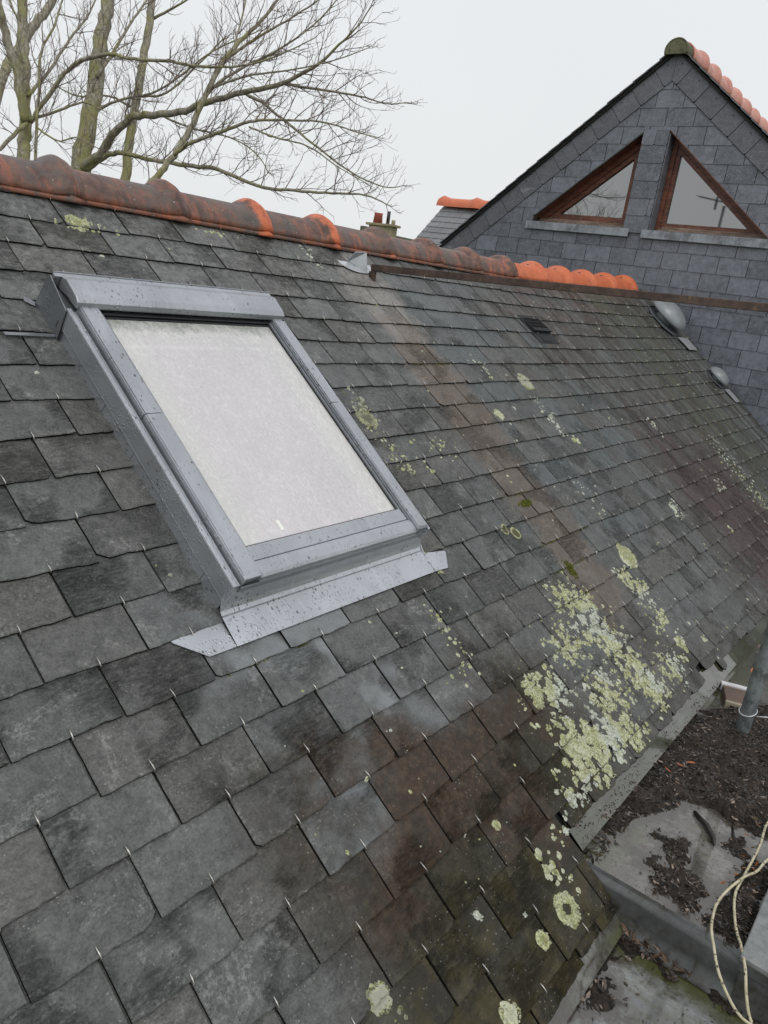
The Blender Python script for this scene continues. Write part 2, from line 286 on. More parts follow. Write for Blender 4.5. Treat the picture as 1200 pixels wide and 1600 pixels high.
def mat_tray(name, lo, hi, green=(.07, .075, .03)):
    m = NM(name); X, Y, Z = m.xyz()[0], m.xyz()[1], m.xyz()[2]
    a = m.noise(5, 5, .65); c = m.mix(m.mr(a, .35, .65), lo, hi)
    s1 = m.noise(22, 7, .75); c = m.mix(m.mul(m.mr(s1, .5, .66), .55), c, (.07, .062, .048)); c = m.mix(m.mul(m.mr(m.noise(60, 6, .8), .5, .68), .4), c, (.06, .05, .04))
    dst = m.mr(m.noise(1, 6, .75, m.vec((26, 5, 5))), .47, .6); c = m.mix(m.mul(dst, .5), c, green)
    ed = m.mr(m.addn(Y, m.mr(m.noise(8, 4), .3, .7, -.05, .05, False)), -.66, -.56); c = m.mix(m.mul(ed, .7), c, green)
    sp = m.mul(m.mr(m.voro(70), .26, .14), m.mr(m.noise(9, 4, .7, m.vec((1, 1, 1), (4, 4, 4))), .40, .54)); c = m.mix(m.mul(sp, .85), c, (.035, .03, .022))
    sp2 = m.mul(m.mr(m.voro(28, m.vec((1, 1.6, 1), (1, 2, 0))), .17, .12), m.mr(s1, .45, .55)); c = m.mix(m.mul(sp2, .8), c, (.05, .04, .03))
    ch, _ = m.attr(); silt = m.mr(m.addn(ch[0], m.addn(m.mr(m.noise(30, 6, .8), .3, .7, -.35, .35, False), m.mr(m.noise(7, 4, .7), .3, .7, -.25, .25, False))), .30, .75); c = m.mix(m.mul(silt, .85), c, (.045, .037, .028))
    alg = m.mul(m.band(X, 1.55, 1.62, 1.66, 1.665), m.mr(Z, -.50, -.51)); c = m.mix(m.mul(alg, .7), c, (.075, .085, .015))
    wetm = m.mr(m.noise(3.5, 4, .6, m.vec((1, 1, 1), (1, 8, 1))), .4, .5)
    h = m.addn(m.mul(m.mr(m.voro(60), .24, .12), .6), m.mul(s1, .4))
    m.set(color=c, rough=m.mr(wetm, 0, 1, .35, .12, False), normal=m.bump(h, .14, .003), coat=1.0, coatr=.03); return m.m
def mat_bark():
    m = NM('mossy_bark'); n = m.noise(42, 6, .8, m.vec((1, 1, .45))); n2 = m.noise(3.5, 5, .65)
    c = m.mix(m.mr(n, .35, .65), (.16, .148, .12), (.50, .465, .39)); c = m.mix(m.mr(n2, .45, .62, .12, .68), c, (.30, .30, .09))
    m.set(color=c, rough=.85, normal=m.bump(n, .8, .02), spec=.25); return m.m
def mat_wood(name, a, b, rough=.45):
    m = NM(name); n = m.noise(1, 6, .7, m.vec((9, 9, 60))); n2 = m.noise(24, 5, .7); c = m.mix(m.mr(n, .35, .65), a, b); c = m.mix(m.mul(m.mr(n2, .58, .7), .5), c, (.33, .31, .28))
    m.set(color=c, rough=rough, normal=m.bump(n, .4, .003)); return m.m

SLATE = mat_slate()
EDGE = simple('slate_edge_shade', (.008, .008, .007), .9, var=.5, scale=60, spec=.15)  # near-black side faces: shade under courses and in joints put into the colour
UNDER = simple('dark_batten_void', (.012, .012, .011), .9)
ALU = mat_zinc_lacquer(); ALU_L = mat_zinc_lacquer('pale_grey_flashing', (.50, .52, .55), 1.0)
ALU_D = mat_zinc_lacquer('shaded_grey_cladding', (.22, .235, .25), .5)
RUBBER = simple('black_rubber_gasket', (.012, .013, .014), .4, bump=.1)
PANE = mat_pane(); RIDGE = mat_ridge(); WSL = mat_wallslate(); LICH = mat_lichen(); MOSS = mat_moss()
STEEL = simple('stainless_hook_wire', (.62, .60, .56), .3, .85, .3, 90)
ZINC = simple('weathered_zinc', (.42, .45, .47), .42, .5, .25, 12, dirt=(.14, .14, .11), dirtt=(.58, .75))
ZINCB = simple('bright_zinc_sheet', (.62, .64, .66), .33, .6, .2, 14, stretch=(8, 1, 1))
RUST = simple('rusty_painted_steel', (.072, .045, .034), .6, 0, .5, 45, .6, .003, dirt=(.20, .13, .06), dirtt=(.56, .7))
WOOD = mat_wood('brown_stained_window_wood', (.085, .032, .019), (.21, .075, .042)); WOODG = mat_wood('greyed_window_wood', (.13, .085, .06), (.30, .22, .17), .6)
GLASSD = NM('reflecting_window_glass').set(color=(.015, .017, .018), rough=.02, ior=3.3).m
DOME = simple('grey_plastic_cowl', (.27, .295, .31), .35, .1, .15, 9)
ANTH = simple('anthracite_plastic', (.010, .012, .014), .62, 0, .3, 30)
GALV = simple('galvanised_steel', (.25, .28, .29), .45, .55, .35, 22, stretch=(1, 1, .5), dirt=(.11, .125, .12), dirtt=(.5, .62))
BARK = mat_bark(); TWIG = simple('twig_bark', (.19, .145, .125), .7, 0, .35, 40)
MULCH = mat_mulch(); FLAKE = mat_flake()
RENDERW = simple('pale_render', (.42, .40, .35), .85, 0, .15, 5)
TRAY1 = mat_tray('upper_gutter_lining', (.105, .098, .088), (.185, .176, .162)); TRAY2 = mat_tray('lower_gutter_lining', (.13, .132, .13), (.235, .243, .25))

# ---------------------------------------------------------------- ground
g = MB(); N_ = 40; S_ = 400
gv = []; gf = []
for i in range(N_ + 1):
    for j in range(N_ + 1):
        x = (i / N_ - .5) * 2 * S_; y = (j / N_ - .5) * 2 * S_
        gv.append((x, y, -4.2 + 0.15 * fnoise(x * .05, y * .05)))
for i in range(N_):
    for j in range(N_): gf.append((i * (N_ + 1) + j, (i + 1) * (N_ + 1) + j, (i + 1) * (N_ + 1) + j + 1, i * (N_ + 1) + j + 1))
g.add(gv, gf)
tag(g.build('ground', simple('winter_grass', (.06, .075, .03), .9, 0, .4, 3)), kind='structure')

# ---------------------------------------------------------------- main roof
P_ = 0.1125; W_ = 0.21873; U0 = 0.52941
UL, UR = -1.3, 6.60
roof = empty('slate_roof')
tag(roof, 'wet grey slate roof slope with steel hooks and terracotta ridge in the foreground', 'roof')
rng = random.Random(11)
def slate(mb, uc, vb, width, length, ztop, cl=None, cr=None, rough=1.2, chip=.11, tone=None, skipu=None):
    ul = uc - width / 2 + .0018 + rng.uniform(0, .0012); ur = uc + width / 2 - .0018 - rng.uniform(0, .0012)
    if cl is not None: ul = max(ul, cl)
    if cr is not None: ur = min(ur, cr)
    if ur - ul < .02: return
    vb = vb + rng.uniform(-.0028, .0028); skew = rng.uniform(-.0028, .0028)
    pts = []; n = 18; sd = rng.uniform(0, 999); w = ur - ul
    chl = rng.uniform(.006, .020) if rng.random() < chip else rng.uniform(0, .003); chr_ = rng.uniform(.006, .020) if rng.random() < chip else rng.uniform(0, .003)
    for i in range(n + 1):
        t = i / n; x = ul + w * t
        y = vb + skew * (t - .5) * 2 + rough * (.0022 * fnoise(x * 22, sd) + .0014 * fnoise(x * 90, sd))
        dl = (x - ul); dr = (ur - x)
        if dl < chl: y -= (chl - dl) * .75
        if dr < chr_: y -= (chr_ - dr) * .75
        pts.append((x, y))
    vt = max(vb - length, -1.775)
    k = 7
    for i in range(1, k): t = i / k; pts.append((ur + .0011 * fnoise(t * 9, sd + 5), pts[n][1] + (vt - pts[n][1]) * t))
    pts.append((ur, vt)); pts.append((ul, vt))
    for i in range(k - 1, 0, -1): t = i / k; pts.append((ul + .0011 * fnoise(t * 9, sd + 9), pts[0][1] + (vt - pts[0][1]) * t))
    cx = (ul + ur) / 2; cy = vb - length / 2; m_ = len(pts)
    dz = rng.uniform(-.0006, .0009); roll = rng.uniform(-.0012, .0012)
    def zz(x, y): return ztop + dz - (vb - y) * (.0065 / P_) + roll * (x - cx) / w * 2 + lift(x, y)
    ins = .0022
    vs = []
    for (x, y) in pts:
        q = rng.uniform(.5, 1.5) * ins
        sx = -1 if x > cx + w * .42 else (1 if x < cx - w * .42 else 0); sy = -1 if y > cy else 0
        if abs(x - cx) > w * .42 and y < vb - .012: sy = 0
        vs.append((x + sx * q * .6, -(y + sy * q), zz(x, y)))
    for (x, y) in pts: vs.append((x, -y, zz(x, y) - .0014))
    for (x, y) in pts: vs.append((x, -y, zz(x, y) - .0064))
    c = tone or (rng.random(), rng.random() ** 1.5, rng.random(), 1)
    b = len(mb.v); mb.v.extend(vs); mb.c.extend([c] * len(vs))
    mb.f.append(tuple(b + i for i in range(m_))); mb.m.append(0); mb.sm.append(False)
    for i in range(m_):
        j = (i + 1) % m_
        mb.f.append((b + m_ + i, b + m_ + j, b + j, b + i)); mb.m.append(0); mb.sm.append(False)
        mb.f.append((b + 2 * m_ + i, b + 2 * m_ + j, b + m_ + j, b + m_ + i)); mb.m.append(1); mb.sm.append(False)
sm = MB(); hooks = []
WU0, WU1 = 1.058, 1.832
for j in range(-15, 8):
    v = j * P_
    kmin = int((UL - U0) / W_) - 1; kmax = int((UR - U0) / W_) + 1
    for k in range(kmin, kmax + 1):
        uc = U0 + W_ * (k + (j % 2) * .5)
        if uc < UL or uc > UR + .1: continue
        if j >= 6 and uc > 1.66 + W_ / 2: continue
        cr = 1.665 if j >= 6 else 6.575
        inwin = -1.2 < v < -.2
        if inwin and uc - W_ / 2 < WU1 and uc + W_ / 2 > WU0:
            if uc - W_ / 2 < WU0 - .02: slate(sm, uc, v, W_, .245, .0125, cr=WU0 + .01)
            if uc + W_ / 2 > WU1 + .02: slate(sm, uc, v, W_, .245, .0125, cl=WU1 - .01)
            if WU0 < uc < WU1: continue
        else:
            slate(sm, uc, v, W_, .245, .0125, cr=cr)
        if uc < cr and j > -16 and not (uc > 1.0 and uc < 1.9 and -.28 < v < -.13 and False):
            d = (W(uc, v) - CAM).length; hooks.append((d, uc, v))
# eave courses
for (a, b, v) in ((UL, 1.665, .825), (1.69, 6.575, .622)):
    k = 0; u = a
    while u < b:
        ww = W_ * rng.choice((1, 1, .7, .5)); 
        if not (2.98 < u + ww / 2 < 3.10): slate(sm, u + ww / 2, v + rng.uniform(-.006, .006), ww, .15, .0066, cr=b, rough=2.2, chip=.5)
        u += ww
slate(sm, 3.03, .60, .16, .12, .0075, rough=3, chip=1); slate(sm, 3.12, .645, .07, .06, .0085, rough=3, chip=1)
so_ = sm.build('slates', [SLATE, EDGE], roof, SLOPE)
so_['kind'] = 'stuff'
b = MB()
nu = 40
for (x0, x1, y0, y1) in ((UL, 1.67, -.815, 1.77), (1.67, 6.62, -.612, 1.77)):
    vs = []; fs = []
    for i in range(nu + 1):
        for jj in range(13):
            x = x0 + (x1 - x0) * i / nu; y = y0 + (y1 - y0) * jj / 12; vs.append((x, y, -.012 + lift(x, -y)))
    for i in range(nu):
        for jj in range(12): fs.append((i * 13 + jj, (i + 1) * 13 + jj, (i + 1) * 13 + jj + 1, i * 13 + jj + 1))
    b.add(vs, fs)
b.build('roof_boarding', UNDER, roof, SLOPE)
# hooks
hooks.sort()
def hook_geo(mb, u, v, jit=0):
    z = .0131 + lift(u, v); a = rng.uniform(-.0025, .0025); L = rng.uniform(.015, .022)
    mb.tube([(u + a, -v + L, z - .0002), (u + a * .4, -v + .006, z + .0022), (u, -v - .0025, z + .0022), (u, -v - .0035, z - .007)], .0013, 5)
n_ind = 0; rest = MB()
for i, (d, u, v) in enumerate(hooks):
    if u < .15 and v < .3 or d > 9: continue
    if 1.0 < u < 1.9 and -1.2 < v < -.19: continue
    if n_ind < 100 and u > .3:
        h = MB(); hook_geo(h, u, v); o = h.build('slate_hook', STEEL, roof, SLOPE); n_ind += 1
    else: hook_geo(rest, u, v)
o = rest.build('slate_hooks', STEEL, roof, SLOPE); o['kind'] = 'stuff'
# ridge tiles
RT = .4055
def ridge_tile(u1, fresh, collar, i):
    m = MB(); u0_ = u1 - RT + .004; n = 20; prof = []
    yc, rr = 1.468, .106
    ns = 26; vs = []; cs = []
    def zoff(u): return .018 + lift(u, -1.75) * .95
    for a in range(ns + 1):
        t = a / ns; u = u0_ + (u1 - u0_) * t; x = (u - (u1 - .045)) / .027
        bul = (.024 * math.exp(-x * x) + .006 / (1 + math.exp(-(u - u1 + .09) / .006))) if t > .5 else 0
        if t > .975: bul *= .5
        r = rr + bul
        cz = .998 + zoff(u) - .018
        ring = [(yc - r - .012, -.002), (yc - r, .0)]
        zb = cz + .012
        row = []
        row.append((u, yc - r - .006, zb - .001)); row.append((u, yc - r, zb + .012))
        for q in range(n + 1):
            an = math.pi * (1 - q / n); an = math.pi - (.12 + (math.pi - .24) * q / n)
            row.append((u, yc + math.cos(an) * r, cz + math.sin(an) * r * 1.0))
        row.append((u, yc + r + .006, zb - .001))
        cf = min(1, fresh + (collar * math.exp(-((u - (u1 - .035)) / .05) ** 2)))
        cs += [(cf, .5, 0, 1)] * len(row); vs += row; kk = len(row)
    fs = []
    for a in range(ns):
        for q in range(kk - 1): fs.append((a * kk + q, a * kk + q + 1, (a + 1) * kk + q + 1, (a + 1) * kk + q))
    fs.append(tuple(ns * kk + q for q in range(kk)))
    m.add(vs, fs, 0, cs, True)
    o = m.build('ridge_tile', RIDGE, roof)
    s = o.modifiers.new('solid', 'SOLIDIFY'); s.thickness = .012; s.offset = -1
    # clip knob on the crown
    c = MB(); zz = .998 + zoff(u1) - .018 + rr
    c.tube([(u1 - .095, yc, zz - .008), (u1 - .095, yc, zz + .012), (u1 - .095, yc, zz + .016)], [.010, .010, .006], 8); c.box((u1 - .12, yc - .009, zz - .002), (u1 - .08, yc + .009, zz + .004))
    c.build('clip', RUBBER, o)
    return o
fr = {}
u1 = 1.815; tiles = []
while u1 > UL: u1 -= RT
i = 0
while u1 < 6.50:
    old = 0.02 if u1 < 4.15 else (0.35 if u1 < 4.4 else .95)
    collar = {0: .0, 1: .15}.get(i % 4, .0)
    if 2.1 < u1 < 2.8: collar = .75
    elif 2.9 < u1 < 4.2: collar = .33
    elif u1 <= 1.9: collar = .12
    ridge_tile(u1, old, collar, i); i += 1
    u1 += RT * (1 if u1 < 4.3 else .97)
# rear slope, house wall, verge
b = MB(); b.prism([(UL, 1.47, 1.06), (UL, 3.6, -.5), (UL, 3.55, -.55), (UL, 1.43, 1.0)], (7.88, 0, 0)); b.build('rear_slope', simple('rear_slate', (.07, .07, .072), .6), roof)
b = MB(); b.box((UL + .1, -.42, -4.3), (6.9, 3.3, -.58)); b.box((UL + .12, 0.2, -.58), (UL + .3, 2.8, .0)); b.build('house_wall', RENDERW, roof)
# ---------------------------------------------------------------- skylight
sk = empty('roof_window', W(1.445, -.74, 0)); sk.rotation_euler = SLOPE
tag(sk, 'grey metal framed roof window with wet frosted pane set in the slates', 'skylight')
ORI = Vector((1.445, .74, 0))
def sb(): return MB()
def skb(mb, name, mat, parent=sk, bevel=.0015):
    o = mb.build(name, mat, parent, bevel=bevel)
    o.location = -ORI if parent is sk else (0, 0, 0)
    return o
def bx(mb, u0, u1, v0, v1, z0, z1, mi=0): mb.box((u0, -v1, z0), (u1, -v0, z1), mi)
m = sb()                                                             # curb / base
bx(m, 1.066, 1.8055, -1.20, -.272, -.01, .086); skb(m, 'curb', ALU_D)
m = sb()                                                             # stepped side flashings
segs = [(-1.105, -.855), (-.855, -.70), (-.70, -.53), (-.53, -.345), (-.345, -.262)]
for (a, b_) in segs:
    bx(m, 1.0615 - .0006 * segs.index((a, b_)), 1.0655, a + .0012, b_ - .0012, -.004, .0455)
    m.tube([(1.0605, -a - .001, .002), (1.0595, -a - .001, .045)], .0012, 5)
for (a, b_) in segs: bx(m, 1.806, 1.8105, a + .0012, b_ - .0012, -.004, .0455)
skb(m, 'side_flashing', ALU)
for s_ in (0, 1):
    m = sb()
    if s_ == 0:
        bx(m, 1.056, 1.0655, -1.115, -.264, .046, .0985); bx(m, 1.056, 1.068, -1.115, -.264, .0987, .1015); bx(m, 1.0685, 1.079, -1.11, -.266, .087, .0965)
        bx(m, 1.0565, 1.0655, -1.12, -.2625, .0395, .0455)
    else:
        bx(m, 1.806, 1.8145, -1.115, -.264, .046, .0985); bx(m, 1.8025, 1.8145, -1.115, -.264, .0987, .1015); bx(m, 1.794, 1.802, -1.11, -.266, .087, .0965)
    skb(m, 'side_cladding', ALU, bevel=.0025)
def cover(u0, u1, name='sash_cover'):
    m = sb()
    for (a, b_) in ((-1.115, -.7545), (-.7515, -.268)):
        bx(m, u0, u1, a, b_, .088, .1125 - (.0012 if a < -1 else 0))
        bx(m, u0 + .004, u1 - .004, a, b_, .1126, .1145 - (.0012 if a < -1 else 0))
    skb(m, name, ALU, bevel=.004)
cover(1.084, 1.137); cover(1.7485, 1.791)
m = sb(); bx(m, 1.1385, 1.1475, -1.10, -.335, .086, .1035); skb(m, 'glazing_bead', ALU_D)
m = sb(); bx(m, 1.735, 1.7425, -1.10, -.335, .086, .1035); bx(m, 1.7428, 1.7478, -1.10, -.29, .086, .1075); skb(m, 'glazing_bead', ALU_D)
m = sb(); bx(m, 1.148, 1.7345, -1.09, -.354, .082, .0935); pane = skb(m, 'pane', PANE, bevel=0)
m = sb(); bx(m, 1.1478, 1.1505, -1.09, -.354, .0937, .0965); bx(m, 1.732, 1.7347, -1.09, -.354, .0937, .0965); bx(m, 1.1507, 1.7318, -.3565, -.354, .0937, .0965); skb(m, 'gasket', RUBBER, bevel=0)
m = sb()
bx(m, 1.1395, 1.7425, -.3525, -.312, .088, .1035); skb(m, 'bottom_bead', ALU, bevel=.003)
m = sb()                                                             # bottom cover: gently rounded over the front
prof = [(-.310, .088), (-.310, .1045), (-.296, .108), (-.275, .106), (-.267, .1015), (-.2635, .094), (-.2635, .076), (-.268, .072), (-.285, .072)]
m.prism([(1.139, -a, z) for a, z in prof][::-1], (.6085, 0, 0)); skb(m, 'bottom_cover', ALU, bevel=.0012)
m = sb(); bx(m, 1.085, 1.795, -.2672, -.2622, .068, .0865); skb(m, 'bottom_lip', ALU_D)
# hood and top flashing
m = sb()
prof = [(-1.205, .088), (-1.205, .124), (-1.185, .134), (-1.13, .131), (-1.112, .124), (-1.108, .108), (-1.112, .104), (-1.16, .10)]
m.prism([(1.076, -a, z) for a, z in prof][::-1], (.724, 0, 0)); skb(m, 'hood', ALU, bevel=.003)
m = sb(); bx(m, 1.15, 1.733, -1.108, -1.0985, .084, .101); bx(m, 1.14, 1.74, -1.0975, -1.0905, .084, .096); skb(m, 'top_gasket', RUBBER)
m = sb(); bx(m, 1.0605, 1.806, -1.2215, -1.2075, .0, .121); bx(m, 1.0605, 1.806, -1.2245, -1.2217, .117, .1235)
m.prism([(1.0605, 1.2247, -.002), (1.0605, 1.33, -.006), (1.0605, 1.33, -.002), (1.0605, 1.2247, .014)], (.745, 0, 0)); skb(m, 'head_flashing', ALU)
m = sb()                                                             # left cheek plate of the head flashing
for u_ in (1.0505, 1.8155):
    m.prism([(u_, 1.228, .006), (u_, 1.222, .108), (u_, 1.213, .117), (u_, 1.108, .099), (u_, 1.095, .006)], (.0028, 0, 0))
m.tube([(1.0495, 1.118, .035), (1.0487, 1.118, .058)], .0014, 5)
m.prism([(1.0505, 1.229, .012), (1.028, 1.25, .011), (1.023, 1.232, .0105), (1.045, 1.212, .0125)], (0, 0, .0015))
m.prism([(1.0505, 1.1105, .0155), (.921, 1.1145, .014), (.923, 1.1035, .0145), (1.0505, 1.100, .016)], (0, 0, .0015))
skb(m, 'cheek_plate', ALU_D, bevel=.0008)
# apron
m = sb()
nn_ = 40; vs = []; fs = []
pr = [(-.162, .0148), (-.1615, .0162), (-.200, .0180), (-.2345, .0205), (-.2365, .0235), (-.2385, .0210), (-.248, .025), (-.256, .033), (-.262, .043), (-.2665, .056), (-.270, .070), (-.272, .086)]
for i in range(nn_ + 1):
    u = 1.052 + (1.829 - 1.052) * i / nn_
    for (a, z) in pr: vs.append((u - (max(0, z - .028) * .32 if i == nn_ else 0), -a, z))
k_ = len(pr)
for i in range(nn_):
    for q in range(k_ - 1): fs.append((i * k_ + q, (i + 1) * k_ + q, (i + 1) * k_ + q + 1, i * k_ + q + 1))
m.add(vs, fs, smooth=False)
m.prism([(1.0522, .162, .0132), (1.0522, .234, .0090), (.912, .2305, .0085), (.916, .219, .0092), (.976, .1625, .0132)][::-1], (0, 0, .0018))
m.prism([(1.8288, .162, .0138), (1.896, .1585, .0138), (1.937, .2075, .0115), (1.937, .215, .0110), (1.8288, .232, .0108)], (0, 0, .0018))
m.tube([(1.829, .163, .0165), (1.8285, .205, .0185), (1.828, .236, .023), (1.827, .252, .030)], .0017, 5)
ap = skb(m, 'apron', ALU_L, bevel=0)
m = sb()                                                             # small white sticker inside the pane's lower corner
m.prism([(1.2849, 0.3763, .0937), (1.2959, 0.3763, .0937), (1.2959, 0.4063, .0937), (1.2849, 0.4063, .0937)], (0, 0, .0006))
skb(m, 'sticker', simple('white_sticker', (.85, .86, .80), .4, var=.05), bevel=0)
m = sb(); prof2 = [(1.0845, .268), (1.137, .268), (1.137, .281), (1.0845, .281)]
m.prism([(a, c, .084) for a, c in prof2], (0, 0, .0306)); skb(m, 'end_cap', ALU, bevel=.004)
m = sb(); prof2 = [(1.7487, .2655), (1.793, .2655), (1.793, .278), (1.7487, .278)]
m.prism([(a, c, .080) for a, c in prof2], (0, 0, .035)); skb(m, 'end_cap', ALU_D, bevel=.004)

# ---------------------------------------------------------------- vent tile
vt = empty('vent_tile', W(3.97, -1.26, .01)); vt.rotation_euler = SLOPE
tag(vt, 'small black plastic vent tile with a grille lying among the slates', 'roof vent')
m = MB(); m.box((-.115, -.10, -.004), (.125, .115, .003)); m.build('base', ANTH, vt, bevel=.001)
m = MB(); m.prism([(-.095, .105, .003), (-.095, -.02, .022), (-.095, -.02, .003)], (.20, 0, 0)); m.build('cowl', ANTH, vt, bevel=.001)
m = MB()
for r in range(3):
    for q in range(6):
        x0 = -.085 + q * .031; y0 = .008 + r * .030; z0 = .022 - (y0 + .02) * .152 + .0008
        M_ = Matrix.Translation((x0, y0, z0)) @ Matrix.Rotation(-.151, 4, 'X'); m.box((0, 0, -.001), (.024, .021, .0015), M=M_)
m.build('grille', simple('black_grille', (.003, .003, .003), .7, spec=.2), vt)
m = MB(); m.box((-.05, -.088, .003), (.06, -.045, .006)); m.build('plate', ANTH, vt, bevel=.001)

# ---------------------------------------------------------------- mushroom vents
def cowl(u, v, r, hgt, label, dv):
    z = lift(u, v) + .012
    e = empty('vent_cowl', W(u, v, z)); e.rotation_euler = SLOPE
    tag(e, label, 'roof vent', 'mushroom vent cowls beside the gable wall')
    m = MB(); n = 32; vs = []; fs = []
    prof = [(0.001, 1.05), (.3, 1.0), (.55, .86), (.78, .63), (.93, .34), (1.0, .05), (.985, -.06), (.93, -.08), (.6, .0)]
    for (a, zz) in prof:
        for q in range(n):
            an = 2 * math.pi * q / n; vs.append((a * r * math.cos(an) * 1.0, a * r * math.sin(an) * 1.18, hgt + zz * r * .62))
    for i in range(len(prof) - 1):
        for q in range(n): fs.append((i * n + q, (i + 1) * n + q, (i + 1) * n + (q + 1) % n, i * n + (q + 1) % n))
    m.add(vs, fs, smooth=True); m.build('cap', DOME, e)
    m = MB(); m.tube([(0, 0, -.005), (0, 0, hgt * .5), (0, 0, hgt + .01)], [r * .62, r * .5, r * .48], 20); m.build('neck', DOME, e)
    m = MB(); vs = []
    pl = [(-r * 1.3, -r * .6), (-r * .8, -r * 1.2), (r * .7, -r * 1.2), (r * 1.0, -r * .5), (r * 1.0, r * .6), (-r * .6, r * 1.0), (-r * 1.25, r * .5)]
    m.prism([(a, c, .001) for a, c in pl], (0, 0, .0025)); m.build('flange', simple('dull_lead_flange', (.12, .13, .14), .45, .2), e, bevel=.001)
    m = MB(); m.prism([(-r * .35, -r * 1.36, .004), (-r * .15, -r * 1.36 - dv, .001), (r * 1.25, -r * 1.36 - dv, .001), (r * 1.25, -r * 1.36, .004)][::-1], (0, 0, .002)); m.build('soaker', ZINCB, e)
cowl(6.30, -1.43, .145, .05, 'larger grey mushroom cowl high on the slates against the gable', .13)
cowl(6.38, -.81, .082, .03, 'smaller grey mushroom cowl lower down the slates by the gable', .13)

# ---------------------------------------------------------------- rusty bar and its zinc bracket
P1 = W(2.715, -1.558, .038); P2 = Vector((2.95, -.355, 1.0035)); dirv = (P2 - P1)
P3 = P1 + dirv * 1.12
bar = empty('rusty_bar', P1)
tag(bar, 'rusty brown square bar running out level from the zinc bracket near the ridge', 'bar')
m = MB(); yv = dirv.normalized(); xv = yv.cross(Vector((0, 0, 1))).normalized(); zv = xv.cross(yv)
def bp(a, s, t): return tuple(yv * a + xv * s + zv * t)
L_ = dirv.length * 1.12; h_ = .0145
vs = []; fs = []; ns = 30
for i in range(ns + 1):
    a = L_ * i / ns; ww = .0007 * fnoise(a * 9)
    vs += [bp(a, -h_ + ww, -h_), bp(a, h_ + ww, -h_), bp(a, h_, h_ + ww), bp(a, -h_, h_ + ww)]
for i in range(ns):
    for q in range(4): fs.append((i * 4 + q, i * 4 + (q + 1) % 4, i * 4 + 4 + (q + 1) % 4, i * 4 + 4 + q))
fs += [(0, 3, 2, 1), tuple(ns * 4 + q for q in range(4))]
m.add(vs, fs); m.build('rail', RUST, bar, bevel=.002)
m = MB(); q0 = W(2.695, -1.505, .006) - P1
m.box((-.024, -.030, -.065), (-.004, -.002, -.0152)); m.build('leg', RUST, bar, bevel=.002)
br = empty('zinc_bracket', W(2.66, -1.55, .012)); br.rotation_euler = SLOPE
tag(br, 'grey zinc bracket with rounded flanges holding the end of the rusty bar', 'bracket')
m = MB()
fl = [(.105 * math.cos(t) * (1.15 if math.cos(t) < 0 else .9), .062 * math.sin(t)) for t in [k * math.pi / 14 for k in range(14, 29)]]
m.prism([(x, y + .055, .0) for x, y in fl], (0, 0, .002)); m.build('flange', ZINCB, br)
m = MB(); m.prism([(-.045, .062, .003), (.022, .062, .003), (.022, .058, .062), (-.040, .060, .052)], (0, .004, 0)); m.prism([(-.045, .06, .003), (.02, -.01, .003), (.022, .058, .062), (-.040, .06, .052)], (.003, 0, .001)); m.build('gusset', ZINC, br, bevel=.0006)

# ---------------------------------------------------------------- gable
XG = 6.58
gb = empty('slate_gable', (XG, 1.58, -4.2))
tag(gb, 'tall gable wall clad in blue grey slates with two triangular windows', 'house')
GO = Vector((XG, 1.58, -4.2))
def gbuild(mb, name, mat, bevel=0, parent=None):
    o = mb.build(name, mat, parent or gb, bevel=bevel)
    if parent is None: o.location = -GO
    return o
AP = (1.586, 2.93); LS = .832; RS = .770     # apex (Y,Z), left and right verge slopes
def clip_half(poly, a, b, keep_left=True):
    # keep points left of a->b
    def sd(p): return ((b[0] - a[0]) * (p[1] - a[1]) - (b[1] - a[1]) * (p[0] - a[0])) * (1 if keep_left else -1)
    o = []
    for i in range(len(poly)):
        p, q = poly[i], poly[(i + 1) % len(poly)]; sp, sq = sd(p), sd(q)
        if sp >= 0: o.append(p)
        if sp * sq < 0: t = sp / (sp - sq); o.append((p[0] + (q[0] - p[0]) * t, p[1] + (q[1] - p[1]) * t))
    return o
def area(p): return abs(sum(p[i][0] * p[(i + 1) % len(p)][1] - p[(i + 1) % len(p)][0] * p[i][1] for i in range(len(p)))) / 2
def clip_convex(poly, cv):
    for i in range(len(cv)):
        poly = clip_half(poly, cv[i], cv[(i + 1) % len(cv)])
        if len(poly) < 3: return []
    return poly
def subtract(polys, hole):
    o = []
    for p in polys:
        rem = p
        for i in range(len(hole)):
            a, b2 = hole[i], hole[(i + 1) % len(hole)]
            outp = clip_half(rem, a, b2, False)
            if len(outp) >= 3 and area(outp) > 2e-5: o.append(outp)
            rem = clip_half(rem, a, b2, True)
            if len(rem) < 3: break
    return o
def ccw(p):
    s = sum(p[i][0] * p[(i + 1) % len(p)][1] - p[(i + 1) % len(p)][0] * p[i][1] for i in range(len(p)))
    return p if s > 0 else p[::-1]
bw = .175                                      # verge band width (perpendicular)
ll = math.hypot(1, LS); lr = math.hypot(1, RS)
inner = ccw([(AP[0] + (AP[1] - bw * ll + 4.3) / LS, -4.3), (AP[0] - (AP[1] - bw * lr + 4.3) / RS, -4.3), (AP[0] + .0, AP[1] - bw * 1.29)])
winL = ccw([(1.722, 2.340), (2.560, 1.645), (1.722, 1.590)]); winL = ccw([(1.722, 2.340), (2.585, 1.640), (2.585, 1.592), (1.722, 1.592)])
winR = ccw([(1.506, 2.346), (1.506, 1.592), (0.560, 1.592)])
MUL = ccw([(1.722, 2.346), (1.722, 1.56), (1.506, 1.56), (1.506, 2.346)])
wm = MB(); wr = random.Random(5); CH = .1345; CW = .2265
